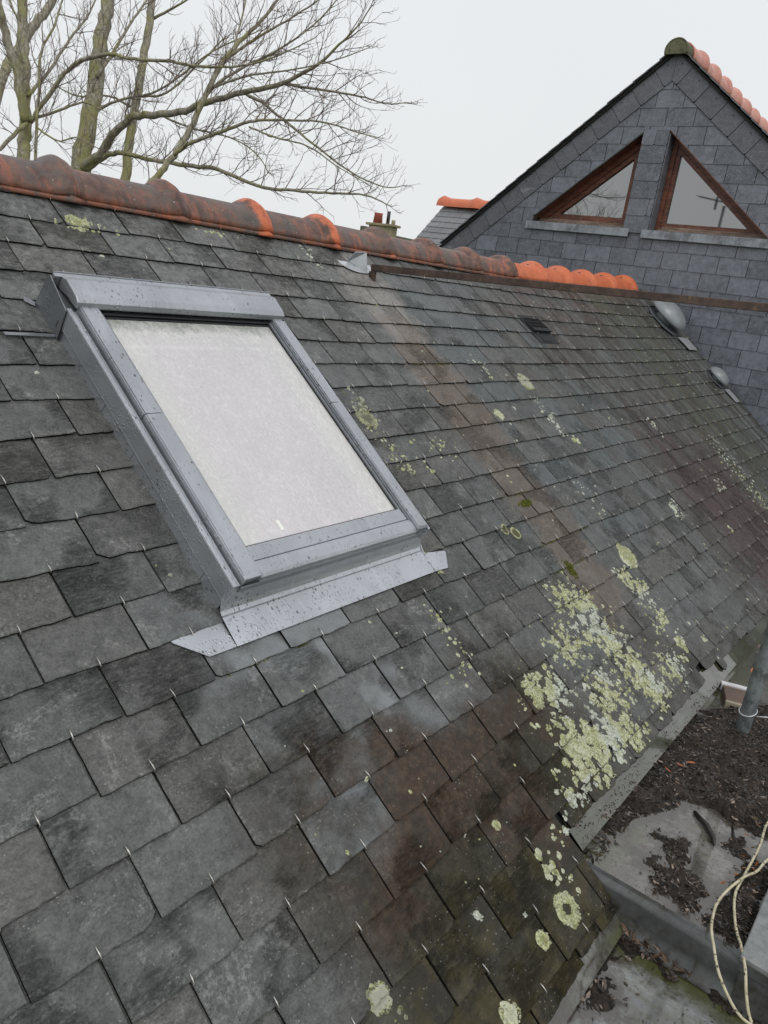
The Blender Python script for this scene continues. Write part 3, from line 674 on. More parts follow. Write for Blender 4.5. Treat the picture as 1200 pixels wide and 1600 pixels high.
def wslate(mb, poly, x0, th=.006, tone=None):
    poly = ccw(poly); c = tone or (wr.random(), wr.random(), wr.random(), 1)
    tl = .004 if len(poly) else 0
    zmin = min(p[1] for p in poly); zmax = max(p[1] for p in poly)
    def xx(p): return x0 + (p[1] - zmin) / CH * .0045
    n = len(poly); vs = [(xx(p), p[0], p[1]) for p in poly] + [(xx(p) + th, p[0], p[1]) for p in poly]
    fs = [tuple(range(n))[::-1]] + [(i, (i + 1) % n, n + (i + 1) % n, n + i) for i in range(n)]
    b = len(mb.v); mb.v.extend(vs); mb.c.extend([c] * len(vs))
    for k, f in enumerate(fs): mb.f.append(tuple(b + i for i in f)); mb.m.append(0 if k == 0 else 1); mb.sm.append(False)
for j in range(-14, 20):
    z0 = 1.0315 + (j) * CH
    if z0 > AP[1] or z0 < -1.4: continue
    for k in range(-18, 16):
        y0 = 1.1118 + (k + (j % 2) * .5) * CW
        g_ = .0022; jz = wr.uniform(-.0015, .0015)
        rect = [(y0 + g_, z0 + jz), (y0 + CW - g_, z0 + jz), (y0 + CW - g_, z0 + CH + .004), (y0 + g_, z0 + CH + .004)]
        if wr.random() < .5: rect = [(y0 + g_ + .01, z0 + jz), (y0 + CW - g_ - .008, z0 + jz), (y0 + CW - g_, z0 + jz + .007), (y0 + CW - g_, z0 + CH + .004), (y0 + g_, z0 + CH + .004), (y0 + g_, z0 + jz + .009)]
        p = clip_convex(rect, inner)
        if len(p) < 3: continue
        ps = [p]
        for h in (winL, winR, MUL): ps = subtract(ps, h)
        tone = (wr.random(), wr.random(), wr.random(), 1); off = wr.uniform(-.0005, .0005)
        for q in ps: wslate(wm, q, XG + off, tone=tone)
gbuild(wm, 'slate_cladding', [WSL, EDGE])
# mullion slates with clipped corners
wm = MB(); z = 1.56; j = 0
while z < 2.346:
    zt = min(z + CH, 2.346); sp = wr.choice(((1.506, 1.722), (1.506, 1.612, 1.722), (1.506, 1.55, 1.722)))
    for a, b2 in zip(sp[:-1], sp[1:]):
        q = .012
        wslate(wm, [(a + .0015 + q, z), (b2 - .0015 - q, z), (b2 - .0015, z + q * .8), (b2 - .0015, zt + .003), (a + .0015, zt + .003), (a + .0015, z + q * .8)], XG - .012 - .0002 * j)
    z = zt + .0005 if zt < 2.346 else 9; j += 1
wm.box((XG - .006, 1.510, 1.565), (XG + .13, 1.718, 2.342), 1)
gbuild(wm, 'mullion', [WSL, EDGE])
# verge bands
wm = MB()
for sgn, sl_, L in ((1, LS, 3.6), (-1, RS, 3.6)):
    d = Vector((sgn, -sl_)); d.normalize(); nrm = Vector((-sgn * abs(d.y), -abs(d.x))); nrm = Vector((-d.y * -sgn, 0)) if False else Vector((-sgn * sl_, -1)).normalized()
    s = 0.0; k = 0
    while s < L:
        ln = .205 + wr.uniform(-.012, .012)
        a = Vector(AP) + d * s; c = .014
        p = [a, a + d * (ln - .003), a + d * (ln - .003) + nrm * (bw - c), a + d * (ln - c) + nrm * bw, a + nrm * bw]
        p = [(q.x, q.y) for q in p]
        lim = [(AP[0], -9), (AP[0], 9)]
        p = clip_half(ccw(p), (AP[0] + sgn * .001, -9), (AP[0] + sgn * .001, 9), sgn < 0)
        if len(p) > 2: wslate(wm, p, XG - .007 - .0008 * (k % 2) + .0, tone=(wr.uniform(.1, .6), wr.random(), 0, 1))
        for (e, g2) in ((.08, .05),):
            q = a + d * (ln * .55) + nrm * .05
            wm.box((XG - .012, q.x - .003, q.y - .003), (XG - .008, q.x + .003, q.y + .003), 1)
        s += ln; k += 1
for sgn, sl_ in ((1, LS), (-1, RS)):
    d = Vector((sgn, -sl_)).normalized(); nrm = Vector((-sgn * sl_, -1)).normalized(); a = Vector(AP)
    p = [a, a + d * 3.3, a + d * 3.3 + nrm * (bw - .002), a + nrm * (bw - .002)]; p = clip_half(ccw([(q.x, q.y) for q in p]), (AP[0] + sgn * .0012, -9), (AP[0] + sgn * .0012, 9), sgn < 0)
    if sgn > 0: p = clip_half(p, (AP[0] + 2.05, -9), (AP[0] + 2.05, 9), True)
    wslate(wm, p, XG - .0045, .008, tone=(.2, .2, 0, 1))
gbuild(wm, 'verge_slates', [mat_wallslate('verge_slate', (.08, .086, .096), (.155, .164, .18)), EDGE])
# wall body with real window openings
wb = MB(); body = [(AP[0] + (AP[1] + 4.2) / LS, -4.2)]
poly = ccw([(AP[0] + 2.05, -4.2), (AP[0] + 2.05, AP[1] - 2.05 * LS), AP, (AP[0] - 3.4, AP[1] - 3.4 * RS), (AP[0] - 3.4, -4.2)])
ps = [poly]
for h in (winL, winR): ps = subtract(ps, h)
for p in ps: wb.prism([(XG + .0075, a, c) for a, c in ccw(p)], (.18, 0, 0))
gbuild(wb, 'wall', UNDER)
wb = MB(); wb.box((XG + .26, AP[0] - 3.35, -4.2), (XG + 5.9, AP[0] + 2.0, .4)); wb.box((XG + .30, AP[0] - 1.1, .4), (XG + 5.6, AP[0] + 1.1, 1.9)); gbuild(wb, 'rear_wall', RENDERW)
# slate-lined reveal on the left side of the right-hand window
wm = MB(); z = 1.592; j = 0
while z < 2.30:
    zt = z + .105
    wm.box((XG - .004, 1.4985 - .0003 * j, z), (XG + .055 + .02 * (j % 2), 1.5055, min(zt, 2.34) - .002)); wm.box((XG + .057 + .02 * (j % 2), 1.4990, z), (XG + .128, 1.5055, min(zt, 2.34) - .002)); z = zt; j += 1
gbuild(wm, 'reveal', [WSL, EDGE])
def tri_frame(outer, width, xf, depth, name, mat, parent):
    # frame ring between outer polygon and its inset
    n = len(outer); outer = ccw(outer); ins = []
    for i in range(n):
        p0, p1, p2 = Vector(outer[i - 1]), Vector(outer[i]), Vector(outer[(i + 1) % n])
        d1 = (p1 - p0).normalized(); d2 = (p2 - p1).normalized(); n1 = Vector((-d1.y, d1.x)); n2 = Vector((-d2.y, d2.x))
        bis = (n1 + n2).normalized(); ins.append(p1 + bis * (width / max(.25, bis.dot(n1))))
    mb = MB(); vs = []
    for x in (xf, xf + depth):
        for q in outer: vs.append((x, q[0], q[1]))
        for q in ins: vs.append((x, q.x, q.y))
    fs = []
    for i in range(n):
        j2 = (i + 1) % n
        fs.append((i, n + i, n + j2, j2)); fs.append((2 * n + i, 2 * n + j2, 3 * n + j2, 3 * n + i)); fs.append((n + i, 3 * n + i, 3 * n + j2, n + j2)); fs.append((i, j2, 2 * n + j2, 2 * n + i))
    mb.add(vs, fs); o = mb.build(name, mat, parent, bevel=.003)
    return o, [(q.x, q.y) for q in ins]
def tri_window(outer, wf, ws):
    wn = empty('window'); wn.parent = gb; wn.location = (0, 0, 0)
    xf = XG + .112
    def fx(o): o.location = -GO
    o, ins = tri_frame(outer, wf, xf, .06, 'frame', WOOD, wn); fx(o)
    o, ins2 = tri_frame([(a, c) for a, c in ins], ws, xf + .014, .05, 'sash', WOOD, wn); fx(o)
    mb = MB(); mb.prism([(xf + .036, a, c) for a, c in ins2], (.01, 0, 0)); fx(mb.build('glass', GLASSD, wn))
    mb = MB(); zb = min(c for a, c in outer); ya = min(a for a, c in outer); yb = max(a for a, c in outer)
    mb.box((xf - .018, ya + .004, zb + .002), (xf - .001, yb - .03, zb + .022)); fx(mb.build('sill_board', WOODG, wn, bevel=.003))
    mb = MB(); mb.box((xf - .002, ya + .03, zb + .0225), (xf + .0115, yb - .06, zb + .041)); fx(mb.build('weather_bar', WOODG, wn, bevel=.002))
    return wn
tri_window([(1.7205, 2.338), (2.640, 1.594), (1.7205, 1.594)], .048, .040)
tri_window([(1.4975, 2.338), (1.4975, 1.594), (0.566, 1.594)], .038, .034)
# sloping soffit board over each opening and a dark kerb at the left window's sharp end
wm = MB()
wm.prism([(XG - .004, 1.7235, 2.3375), (XG - .004, 2.583, 1.6405), (XG - .004, 2.583, 1.630), (XG - .004, 1.7235, 2.325)], (.022, 0, 0))
wm.box((XG - .012, 2.578, 1.592), (XG + .06, 2.587, 1.645)); gbuild(wm, 'drip_edge', simple('weathered_dark_zinc', (.06, .062, .055), .5, .3, .5, 30))
wm = MB(); wm.prism([(XG + .019, 1.7235, 2.3370), (XG + .019, 2.583, 1.6400), (XG + .019, 2.583, 1.6295), (XG + .019, 1.7235, 2.3245)], (.092, 0, 0)); gbuild(wm, 'soffit_board', WOOD)
wm = MB(); wm.prism([(XG - .006, 1.500, 2.345), (XG - .006, .566, 1.598), (XG - .006, .566, 1.590), (XG - .006, 1.500, 2.335)], (.117, 0, 0)); gbuild(wm, 'drip_edge', WOOD)
# zinc sills
SILL = simple('pale_zinc_sill', (.26, .28, .30), .4, .5, .3, 20, stretch=(1, 1, .3), dirt=(.13, .135, .14), dirtt=(.46, .62))
for a, b2 in ((1.665, 2.645), (.545, 1.556)):
    wm = MB(); wm.prism([(XG + .075, a, 1.600), (XG - .018, a, 1.588), (XG - .022, a, 1.524), (XG - .017, a, 1.520), (XG - .013, a, 1.575), (XG + .075, a, 1.580)][::-1], (0, b2 - a, 0)); gbuild(wm, 'sill', SILL, .0015)
# gable roof planes + ridge
gm = MB(); GR = 6.0
def gslope(sgn, sl_, L, mb):
    d = Vector((0, sgn, -sl_)).normalized(); nn = Vector((0, sgn * sl_, 1)).normalized(); rows = int(L / .12); rr_ = random.Random(3)
    for r in range(rows):
        x = XG - .035 + rr_.uniform(-.006, .004)
        while x < XG + GR:
            ww = .22 if x > XG else .12
            base = Vector((x, AP[0], AP[1] + .012)) + d * (.02 + r * .12); t = .007
            p = [base, base + Vector((ww - .003, 0, 0)), base + Vector((ww - .003, 0, 0)) + d * .135 + nn * .006, base + d * .135 + nn * .006]
            c = (rr_.random(), rr_.random(), 0, 1)
            mb.add([tuple(q) for q in p] + [tuple(q + nn * t) for q in p], [(0, 3, 2, 1), (4, 5, 6, 7), (0, 1, 5, 4), (1, 2, 6, 5), (2, 3, 7, 6), (3, 0, 4, 7)], 0, c); x += ww
gslope(1, LS, 2.62, gm); gslope(-1, RS, 4.2, gm)
RS_M = mat_wallslate('gable_roof_slate', (.09, .095, .105), (.20, .205, .215))
gbuild(gm, 'roof', [RS_M])
m = MB(); m.prism([(XG - .02, AP[0], AP[1] - .002), (XG - .02, AP[0] + 2.1, AP[1] - 2.1 * LS - .002), (XG - .02, AP[0] + 2.1, AP[1] - 2.1 * LS - .022), (XG - .02, AP[0], AP[1] - .022), (XG - .02, AP[0] - 3.4, AP[1] - 3.4 * RS - .022), (XG - .02, AP[0] - 3.4, AP[1] - 3.4 * RS - .002)], (GR, 0, 0)); gbuild(m, 'roof_deck', UNDER)
SALM = NM('faded_salmon_terracotta'); a_ = SALM.noise(12, 6, .7); SALM.set(color=SALM.mix(SALM.mr(a_, .35, .65), (.50, .20, .15), (.66, .30, .23)), rough=.45, normal=SALM.bump(a_, .3, .003)); SALM = SALM.m
MOSST = simple('mossy_grey_mortar', (.12, .12, .07), .85, 0, .5, 30, .8, .006, dirt=(.42, .34, .06), dirtt=(.62, .68))
x = XG - .06
for i in range(13):
    m = MB(); ns = 14; n = 14; vs = []; LN = .14 if i == 0 else .36; x1 = x + LN
    for a in range(ns + 1):
        u = x + LN * a / ns; bul = .030 * math.exp(-((u - (x1 - .05)) / .035) ** 2)
        if i == 0: bul = .004
        r = (.092 if i else .076) + bul
        for q in range(n + 1):
            an = math.pi * (1.12 - 1.24 * q / n); vs.append((u, AP[0] + math.cos(an) * r, AP[1] - .022 + math.sin(an) * r * .95))
    fs = [(a * (n + 1) + q, a * (n + 1) + q + 1, (a + 1) * (n + 1) + q + 1, (a + 1) * (n + 1) + q) for a in range(ns) for q in range(n)]
    m.add(vs, fs, smooth=True)
    if i == 0: m.add([(x, AP[0] + math.cos(math.pi * (1.12 - 1.24 * q / n)) * .078, AP[1] - .022 + math.sin(math.pi * (1.12 - 1.24 * q / n)) * .074) for q in range(n + 1)], [tuple(range(n + 1))])
    o = gbuild(m, 'ridge_tile', MOSST if i == 0 else SALM); s = o.modifiers.new('solid', 'SOLIDIFY'); s.thickness = .012; s.offset = -1
    x = x1

# ---------------------------------------------------------------- far small roof with orange ridge
TH2 = math.radians(42); T0 = Vector((10.0, 5.24, 2.045)); dn = Vector((-math.cos(TH2), 0, -math.sin(TH2))); n2 = Vector((-math.sin(TH2), 0, math.cos(TH2)))
fr_ = empty('far_roof', (10, 5.2, -4.2)); tag(fr_, 'small distant slate roof with one bright orange ridge tile left of gable', 'house')
FO = Vector((10, 5.2, -4.2))
m = MB(); r3 = random.Random(9)
for r in range(9):
    y = 4.2 - (r % 2) * .12
    while y < 5.94:
        base = T0 + dn * (.0 + r * .125); base.y = y; c = (r3.random(), r3.random(), 0, 1); y1 = min(y + .24, 5.955)
        if y1 - y < .03: break
        p = [base, base + dn * .14 + n2 * .008]; q = [Vector((k.x, y1 - .004, k.z)) for k in p]
        m.add([tuple(k) for k in (p[0], q[0], q[1], p[1])] + [tuple(k + n2 * .008) for k in (p[0], q[0], q[1], p[1])], [(0, 1, 2, 3), (7, 6, 5, 4), (0, 4, 5, 1), (1, 5, 6, 2), (2, 6, 7, 3), (3, 7, 4, 0)], 0, c); y = y1
o = m.build('slates', mat_wallslate('far_slate', (.12, .125, .13), (.24, .25, .26)), fr_); o.location = -FO
m = MB(); m.box((9.3, 3.9, -4.2), (10.7, 5.9, 1.30)); m.prism([(9.12, 3.9, 1.24), (10, 3.9, 2.03), (10.9, 3.9, 1.24)][::-1], (0, 2.0, 0)); o = m.build('wall', RENDERW, fr_); o.location = -FO
m = MB(); ns = 30; n = 12; vs = []
for a in range(ns + 1):
    y = 4.3 + 1.72 * a / ns; t = (y - 5.25); bul = .03 * (math.exp(-((y - 5.95) / .05) ** 2) + math.exp(-((y - 5.38) / .06) ** 2) + math.exp(-((y - 4.8) / .06) ** 2)); r = .115 + bul
    for q in range(n + 1): an = math.pi * q / n; vs.append((10 + math.cos(an) * r, y, 2.03 + math.sin(an) * r * 1.1))
fs = [(a * (n + 1) + q, (a + 1) * (n + 1) + q, (a + 1) * (n + 1) + q + 1, a * (n + 1) + q + 1) for a in range(ns) for q in range(n)]
m.add(vs, fs, 0, (1, .5, 0, 1), True); o = m.build('ridge_tile', simple('orange_terracotta', (.60, .16, .07), .45, 0, .15, 12), fr_); o.location = -FO

# ---------------------------------------------------------------- distant chimney and roof
ch = empty('chimney', (16, 11.9, -4.2)); CO_ = Vector((16, 11.9, -4.2))
tag(ch, 'distant cream rendered chimney stack with red pot above the old ridge tiles', 'chimney')
CREAM = simple('lichened_cream_render', (.33, .29, .18), .85, 0, .25, 3, dirt=(.16, .15, .08), dirtt=(.5, .7))
m = MB(); m.box((15.9, 11.55, -4.2), (16.15, 12.28, 2.13)); m.build('stack', CREAM, ch).location = -CO_
m = MB(); m.box((15.85, 11.48, 2.131), (16.20, 12.36, 2.19)); m.build('cap', CREAM, ch, bevel=.01).location = -CO_
POT = simple('red_chimney_pot', (.36, .09, .06), .7, 0, .3, 8)
m = MB(); m.tube([(16.05, 12.13, 2.2), (16.05, 12.13, 2.40), (16.05, 12.13, 2.44)], [.125, .105, .12], 14); m.build('chimney_pot', POT, ch).location = -CO_
m = MB(); m.tube([(16.05, 11.80, 2.2), (16.05, 11.80, 2.5)], .045, 10); m.build('flue', RUBBER, ch).location = -CO_
m = MB(); m.tube([(16.05, 11.62, 2.18), (16.05, 11.62, 2.30)], .05, 10); m.build('flue', CREAM, ch).location = -CO_
dh = empty('distant_house', (17, 14.5, -4.2)); tag(dh, 'distant mossy flat roofed house just showing above the ridge tiles', 'house')
m = MB(); m.box((16.9, 12.6, -4.2), (19.5, 17.5, 1.93)); m.build('wall', RENDERW, dh).location = -Vector((17, 14.5, -4.2))
m = MB(); m.box((16.8, 12.5, 1.931), (19.7, 17.6, 2.03)); m.box((16.82, 13.2, 2.031), (17.1, 13.35, 2.16)); m.box((16.82, 14.6, 2.031), (17.1, 14.72, 2.18)); m.build('roof', simple('mossy_tiles', (.15, .15, .11), .85, 0, .35, 6), dh, bevel=.01).location = -Vector((17, 14.5, -4.2))

# ---------------------------------------------------------------- box gutter
gt = empty('box_gutter', (1.68, -.75, -.55)); GT = Vector((1.68, -.75, -.55))
tag(gt, 'stepped zinc lined box gutter holding water and rotting leaves below the eave', 'gutter')
def gtb(mb, name, mat, bevel=0): o = mb.build(name, mat, gt, bevel=bevel); o.location = -GT; return o
ZU, ZL = -.432, -.530
YI = -.945
def grid(mb, x0, x1, y0, y1, nx, ny, zf, col=None):
    vs = [(x0 + (x1 - x0) * i / nx, y0 + (y1 - y0) * j / ny, zf(x0 + (x1 - x0) * i / nx, y0 + (y1 - y0) * j / ny)) for i in range(nx + 1) for j in range(ny + 1)]
    fs = [(i * (ny + 1) + j, (i + 1) * (ny + 1) + j, (i + 1) * (ny + 1) + j + 1, i * (ny + 1) + j + 1) for i in range(nx) for j in range(ny)]
    mb.add(vs, fs, 0, col, True)
STEPM = simple('wet_dark_zinc', (.085, .088, .088), .33, .25, .4, 12, .4, .004, coat=.4, dirt=(.035, .034, .02), dirtt=(.48, .62))
m = MB(); ys = [-.50 - .02 * i for i in range(36)]
pr = [(1.70, ZU + .0015), (1.682, ZU + .004), (1.672, ZU + .006), (1.664, ZU + .001), (1.661, ZU - .008), (1.658, ZU - .05), (1.652, ZL + .006), (1.630, ZL + .003)]
vs = []
for y in ys:
    for (x, z) in pr: 
        cv = -.05 * max(0, (y + .57) / .07) ** 2 if y > -.57 else 0
        vs.append((x - cv * .0 + .0015 * fnoise(y * 14, z * 9), y, z + .001 * fnoise(y * 9, 3)))
k_ = len(pr); fs = [(i * k_ + q, i * k_ + q + 1, (i + 1) * k_ + q + 1, (i + 1) * k_ + q) for i in range(len(ys) - 1) for q in range(k_ - 1)]
m.add(vs, fs, smooth=True); gtb(m, 'step', STEPM)
APR = mat_tray('eave_apron_zinc', (.07, .075, .06), (.15, .155, .135), (.05, .058, .025))
m = MB()
for (x0, x1, v0, v1, zt) in ((1.69, 6.56, .585, .672, ZU), (-1.3, 1.665, .79, .865, ZL)):
    n = int((x1 - x0) / .05); vs = []
    for i in range(n + 1):
        u = x0 + (x1 - x0) * i / n; p = [W(u, v0, -.004), W(u, v1, -.004 + .0008 * fnoise(u * 7)), None, None]
        p[2] = Vector((u, p[1].y + .002, p[1].z - .004)); p[3] = Vector((u, p[1].y + .004, zt - .003))
        vs += [tuple(q) for q in p]
    m.add(vs, [(i * 4 + q, i * 4 + q + 1, (i + 1) * 4 + q + 1, (i + 1) * 4 + q) for i in range(n) for q in range(3)])
gtb(m, 'eave_apron', APR)
# coping on the outer side
cp = empty('coping', (1.63, -.99, -.4)); tag(cp, 'grey metal capped parapet edge with orange lichen at the bottom right', 'parapet')
COPM = simple('mottled_grey_coping', (.20, .21, .205), .5, .3, .4, 26, .5, .003, dirt=(.36, .35, .29), dirtt=(.56, .66))
m = MB(); m.box((1.627, -1.30, -.398), (6.55, -.938, -.384)); m.build('coping_cap', COPM, cp, bevel=.003).location = (-1.63, .99, .4)
m = MB(); m.box((1.634, -1.29, -4.2), (6.5, -.946, -.3985)); m.box((1.629, -1.30, -.425), (1.6335, -.94, -.3985)); m.build('parapet_wall', STEPM, cp, bevel=.002).location = (-1.63, .99, .4)
m = MB(); m.box((-1.3, -1.47, -4.2), (1.633, -1.451, -.45)); m.box((-1.3, -1.45, -4.2), (1.628, -.45, -.60)); gtb(m, 'outer_wall', RENDERW)

# ---------------------------------------------------------------- mulch
def pip(x, y, poly):
    c = False; n = len(poly)
    for i in range(n):
        a, b2 = poly[i], poly[i - 1]
        if (a[1] > y) != (b2[1] > y) and x < (b2[0] - a[0]) * (y - a[1]) / (b2[1] - a[1]) + a[0]: c = not c
    return c
def pdist(x, y, poly):
    d = 9; n = len(poly)
    for i in range(n):
        a, b2 = poly[i], poly[i - 1]; dx, dy = b2[0] - a[0], b2[1] - a[1]; t = max(0, min(1, ((x - a[0]) * dx + (y - a[1]) * dy) / (dx * dx + dy * dy + 1e-12)))
        d = min(d, math.hypot(x - a[0] - dx * t, y - a[1] - dy * t))
    return d if pip(x, y, poly) else -d
UPP = [[(2.05, -.51), (2.30, -.50), (2.62, -.51), (2.80, -.56), (2.95, -.66), (3.05, -.80), (3.0, -.94), (2.27, -.94), (2.19, -.90), (2.17, -.80), (2.20, -.72), (2.16, -.66), (2.06, -.62), (1.97, -.58), (1.88, -.57), (1.80, -.535), (1.92, -.51)],
       [(1.95, -.66), (1.98, -.72), (1.92, -.755), (1.88, -.73), (1.90, -.69)],
       [(1.90, -.72), (1.87, -.79), (1.80, -.82), (1.72, -.80), (1.74, -.73), (1.80, -.705)],
       [(1.84, -.655), (1.86, -.69), (1.82, -.70), (1.80, -.67)],
       [(2.02, -.865), (2.10, -.94), (1.70, -.94), (1.71, -.86), (1.80, -.85), (1.88, -.865)],
       [(2.05, -.80), (2.12, -.83), (2.06, -.87), (2.02, -.84)],
       [(3.35, -.60), (6.5, -.56), (6.5, -.94), (3.5, -.94), (3.3, -.75)]]
LOW = [[(1.60, -.60), (1.655, -.62), (1.65, -.80), (1.62, -.82), (1.60, -.72), (1.56, -.66), (1.50, -.69), (1.46, -.66)],
       [(1.46, -.68), (1.50, -.72), (1.42, -.74), (1.38, -.70)], [(1.655, -.8), (1.655, -1.1), (1.635, -1.1), (1.63, -.9)]]
def tray(x0, x1, y0, y1, z, polys, dx, dy, name, mat):
    m = MB(); nx = int((x1 - x0) / dx); ny = int((y1 - y0) / dy); m.col = None; vs = []; cs = []
    for i in range(nx + 1):
        for j in range(ny + 1):
            x = x0 + (x1 - x0) * i / nx; y = y0 + (y1 - y0) * j / ny; d = max(pdist(x, y, p) for p in polys); vs.append((x, y, z + .0012 * fnoise(x * 5, y * 5))); cs.append((math.exp(min(d, 0) / .05), 0, 0, 1))
    m.add(vs, [(i * (ny + 1) + j, (i + 1) * (ny + 1) + j, (i + 1) * (ny + 1) + j + 1, i * (ny + 1) + j + 1) for i in range(nx) for j in range(ny)], 0, cs, True)
    gtb(m, name, mat)
tray(1.672, 6.55, YI, -.44, ZU, UPP, .012, .012, 'upper_tray', TRAY1)
tray(-1.3, 1.70, -1.45, -.55, ZL, LOW, .02, .02, 'lower_tray', TRAY2)
mu = MB(); flk = MB(); r4 = random.Random(21)
def mulch_h(x, y, polys, amp):
    d = max(pdist(x, y, p) for p in polys) + .034 * fnoise(x * 15, y * 15, 2) + .020 * fnoise(x * 42, y * 42, 5) + .010 * fnoise(x * 110, y * 110, 8)
    h = amp * (1 - math.exp(-max(d, 0) / .05)) if d > 0 else d * .5
    if d > 0: h += (.022 * fnoise(x * 12, y * 12, 6) + .008 * abs(fnoise(x * 38, y * 38, 1)) + .006 * fnoise(x * 90, y * 90, 4)) * min(1, d / .02)
    return h, d
for (x0, x1, y0, y1, dx, zb, polys, amp) in ((1.66, 3.1, -.944, -.50, .006, ZU, UPP[:6], .024), (3.1, 6.5, -.944, -.50, .03, ZU, UPP[6:], .03), (1.36, 1.660, -1.1, -.58, .006, ZL, LOW, .014)):
    nx = int((x1 - x0) / dx); ny = int((y1 - y0) / dx); idx = {}; vs = []; H = {}
    for i in range(nx + 1):
        for j in range(ny + 1):
            x = x0 + (x1 - x0) * i / nx; y = y0 + (y1 - y0) * j / ny; h, d = mulch_h(x, y, polys, amp); H[i, j] = h; 
            if h > -.02: idx[i, j] = len(vs); vs.append((x, y, zb + h + .0005))
    fs = [(idx[i, j], idx[i + 1, j], idx[i + 1, j + 1], idx[i, j + 1]) for i in range(nx) for j in range(ny) if all(k in idx for k in ((i, j), (i + 1, j), (i + 1, j + 1), (i, j + 1))) and max(H[i, j], H[i + 1, j + 1], H[i + 1, j], H[i, j + 1]) > -.003]
    mu.add(vs, fs, smooth=True)
tag(mu.build('leaf_mulch', MULCH), 'dark rotting leaf mulch heaped in the gutter', 'mulch', kind='stuff')
FC = [(.022, .017, .013), (.034, .026, .020), (.055, .041, .031), (.012, .010, .009), (.09, .07, .055), (.045, .036, .030), (.016, .013, .011), (.02, .018, .014), (.03, .022, .018), (.19, .15, .12)]
def flake(x, y, z, s, col=None, up=.5):
    a = r4.uniform(0, 6.28); t = Vector((math.cos(a), math.sin(a), r4.uniform(-up, up))).normalized(); sd = t.cross(Vector((r4.uniform(-up, up), r4.uniform(-up, up), 1))).normalized(); nn = sd.cross(t)
    c = col or r4.choice(FC); k = r4.uniform(.6, 1.3); k *= 1.5 if col is None else 1; c = (c[0] * k, c[1] * k, c[2] * k, 1); o = Vector((x, y, z)); wd = s * r4.uniform(.10, .5); b2 = s * r4.uniform(-.25, .35)
    p = [o - t * s, o - t * s * .3 + sd * wd + nn * b2 * .6, o - t * s * .3 - sd * wd + nn * b2 * .4, o + t * s * .4 + sd * wd * .8 + nn * b2 * .5, o + t * s * .4 - sd * wd * .8 + nn * b2 * .7, o + t * s + nn * b2 * -.4, o + nn * -.1 * s]
    flk.add([tuple(q) for q in p], [(0, 1, 6), (0, 6, 2), (1, 3, 6), (2, 6, 4), (3, 5, 6), (6, 5, 4)], 0, c)
cnt = 0
while cnt < 8500:
    x = 1.67 + 1.5 * r4.random() ** 1.2; y = r4.uniform(-.94, -.50); h, d = mulch_h(x, y, UPP[:6], .024)
    if d > -.004: flake(x, y, ZU + h + .002, .002 + .009 * r4.random() ** 2.2); cnt += 1
    elif r4.random() < .10 * math.exp(d / .03) + .012: flake(x, y, ZU + .002, r4.uniform(.0015, .005), up=.2); cnt += 1
for i in range(700):
    x = r4.uniform(1.37, 1.655); y = r4.uniform(-1.1, -.6); h, d = mulch_h(x, y, LOW, .014)
    if d > -.01: flake(x, y, ZL + max(h, 0) + .003, r4.uniform(.005, .013))
    elif r4.random() < .10: flake(x, y, ZL + .002, r4.uniform(.003, .009), up=.2)
for i in range(60): flake(1.650 + r4.uniform(-.03, .0), -.60 - .26 * r4.random() ** 1.5, ZL + r4.uniform(.003, .03), r4.uniform(.008, .018), r4.choice(((.14, .075, .035), (.20, .13, .08), (.06, .04, .03), (.10, .055, .03))), up=.9)
for i in range(420):
    u = r4.uniform(1.70, 3.0); v = .60 + .075 * r4.random() ** .6
    if fnoise(u * 6, v * 9, 2) < .0 and v < .655: continue
    p = W(u, v, .0); flake(p.x, p.y, p.z + .001, .002 + .007 * r4.random() ** 2, up=.4)
for i in range(40): flake(r4.uniform(1.70, 1.83), -.535 - r4.uniform(0, .05), ZU + r4.uniform(.002, .012), r4.uniform(.006, .014), up=.7)
for i in range(25): flake(1.85 + r4.random() * .4, -.93 + r4.random() * .09, ZU + .025, r4.uniform(.006, .014), r4.choice(((.25, .10, .03), (.16, .09, .03))), up=.7)
for (x, y) in ((2.30, -.60), (2.34, -.62), (2.24, -.58), (3.25, -.60)): flake(x, y, ZU + .03, .016, (.42, .13, .04))
for i in range(260):
    x = r4.uniform(3.3, 4.6); y = r4.uniform(-.93, -.57); flake(x, y, ZU + .036 + r4.uniform(0, .012), r4.uniform(.01, .025), r4.choice(((.22, .16, .14), (.15, .1, .08), (.28, .2, .18))))
for i in range(90):
    v = r4.uniform(.59, .66); u = r4.uniform(1.70, 2.2); p = W(u, v, .004)
    if v > .63: flake(p.x, p.y, p.z, r4.uniform(.003, .007), up=.4)
tag(flk.build('leaf_litter', FLAKE), 'loose brown leaf scraps scattered over the gutter mulch', 'leaves', kind='stuff')
# two dark twigs lying in the puddle
for (pts, lab) in (([(2.13, -.70, 0), (2.09, -.745, .004), (2.05, -.775, .003), (2.025, -.785, .001)], 'short thick dark stick pointing into the upper gutter puddle'), ([(2.16, -.80, .0), (2.11, -.815, .003), (2.09, -.83, .002)], 'thin dark twig lying across the puddle beside the cables')):
    r_ = .0075 if 'thick' in lab else .0035
    o = empty('stick', (pts[0][0], pts[0][1], ZU)); tag(o, lab, 'stick')
    mm = MB(); mm.tube([(a - pts[0][0], b2 - pts[0][1], c + r_ * .8) for a, b2, c in pts], [r_ * .7, r_, r_ * .9, r_ * .35][:len(pts)], 8); mm.build('bark', simple('wet_black_bark', (.02, .015, .012), .4, 0, .4, 60, .8), o)

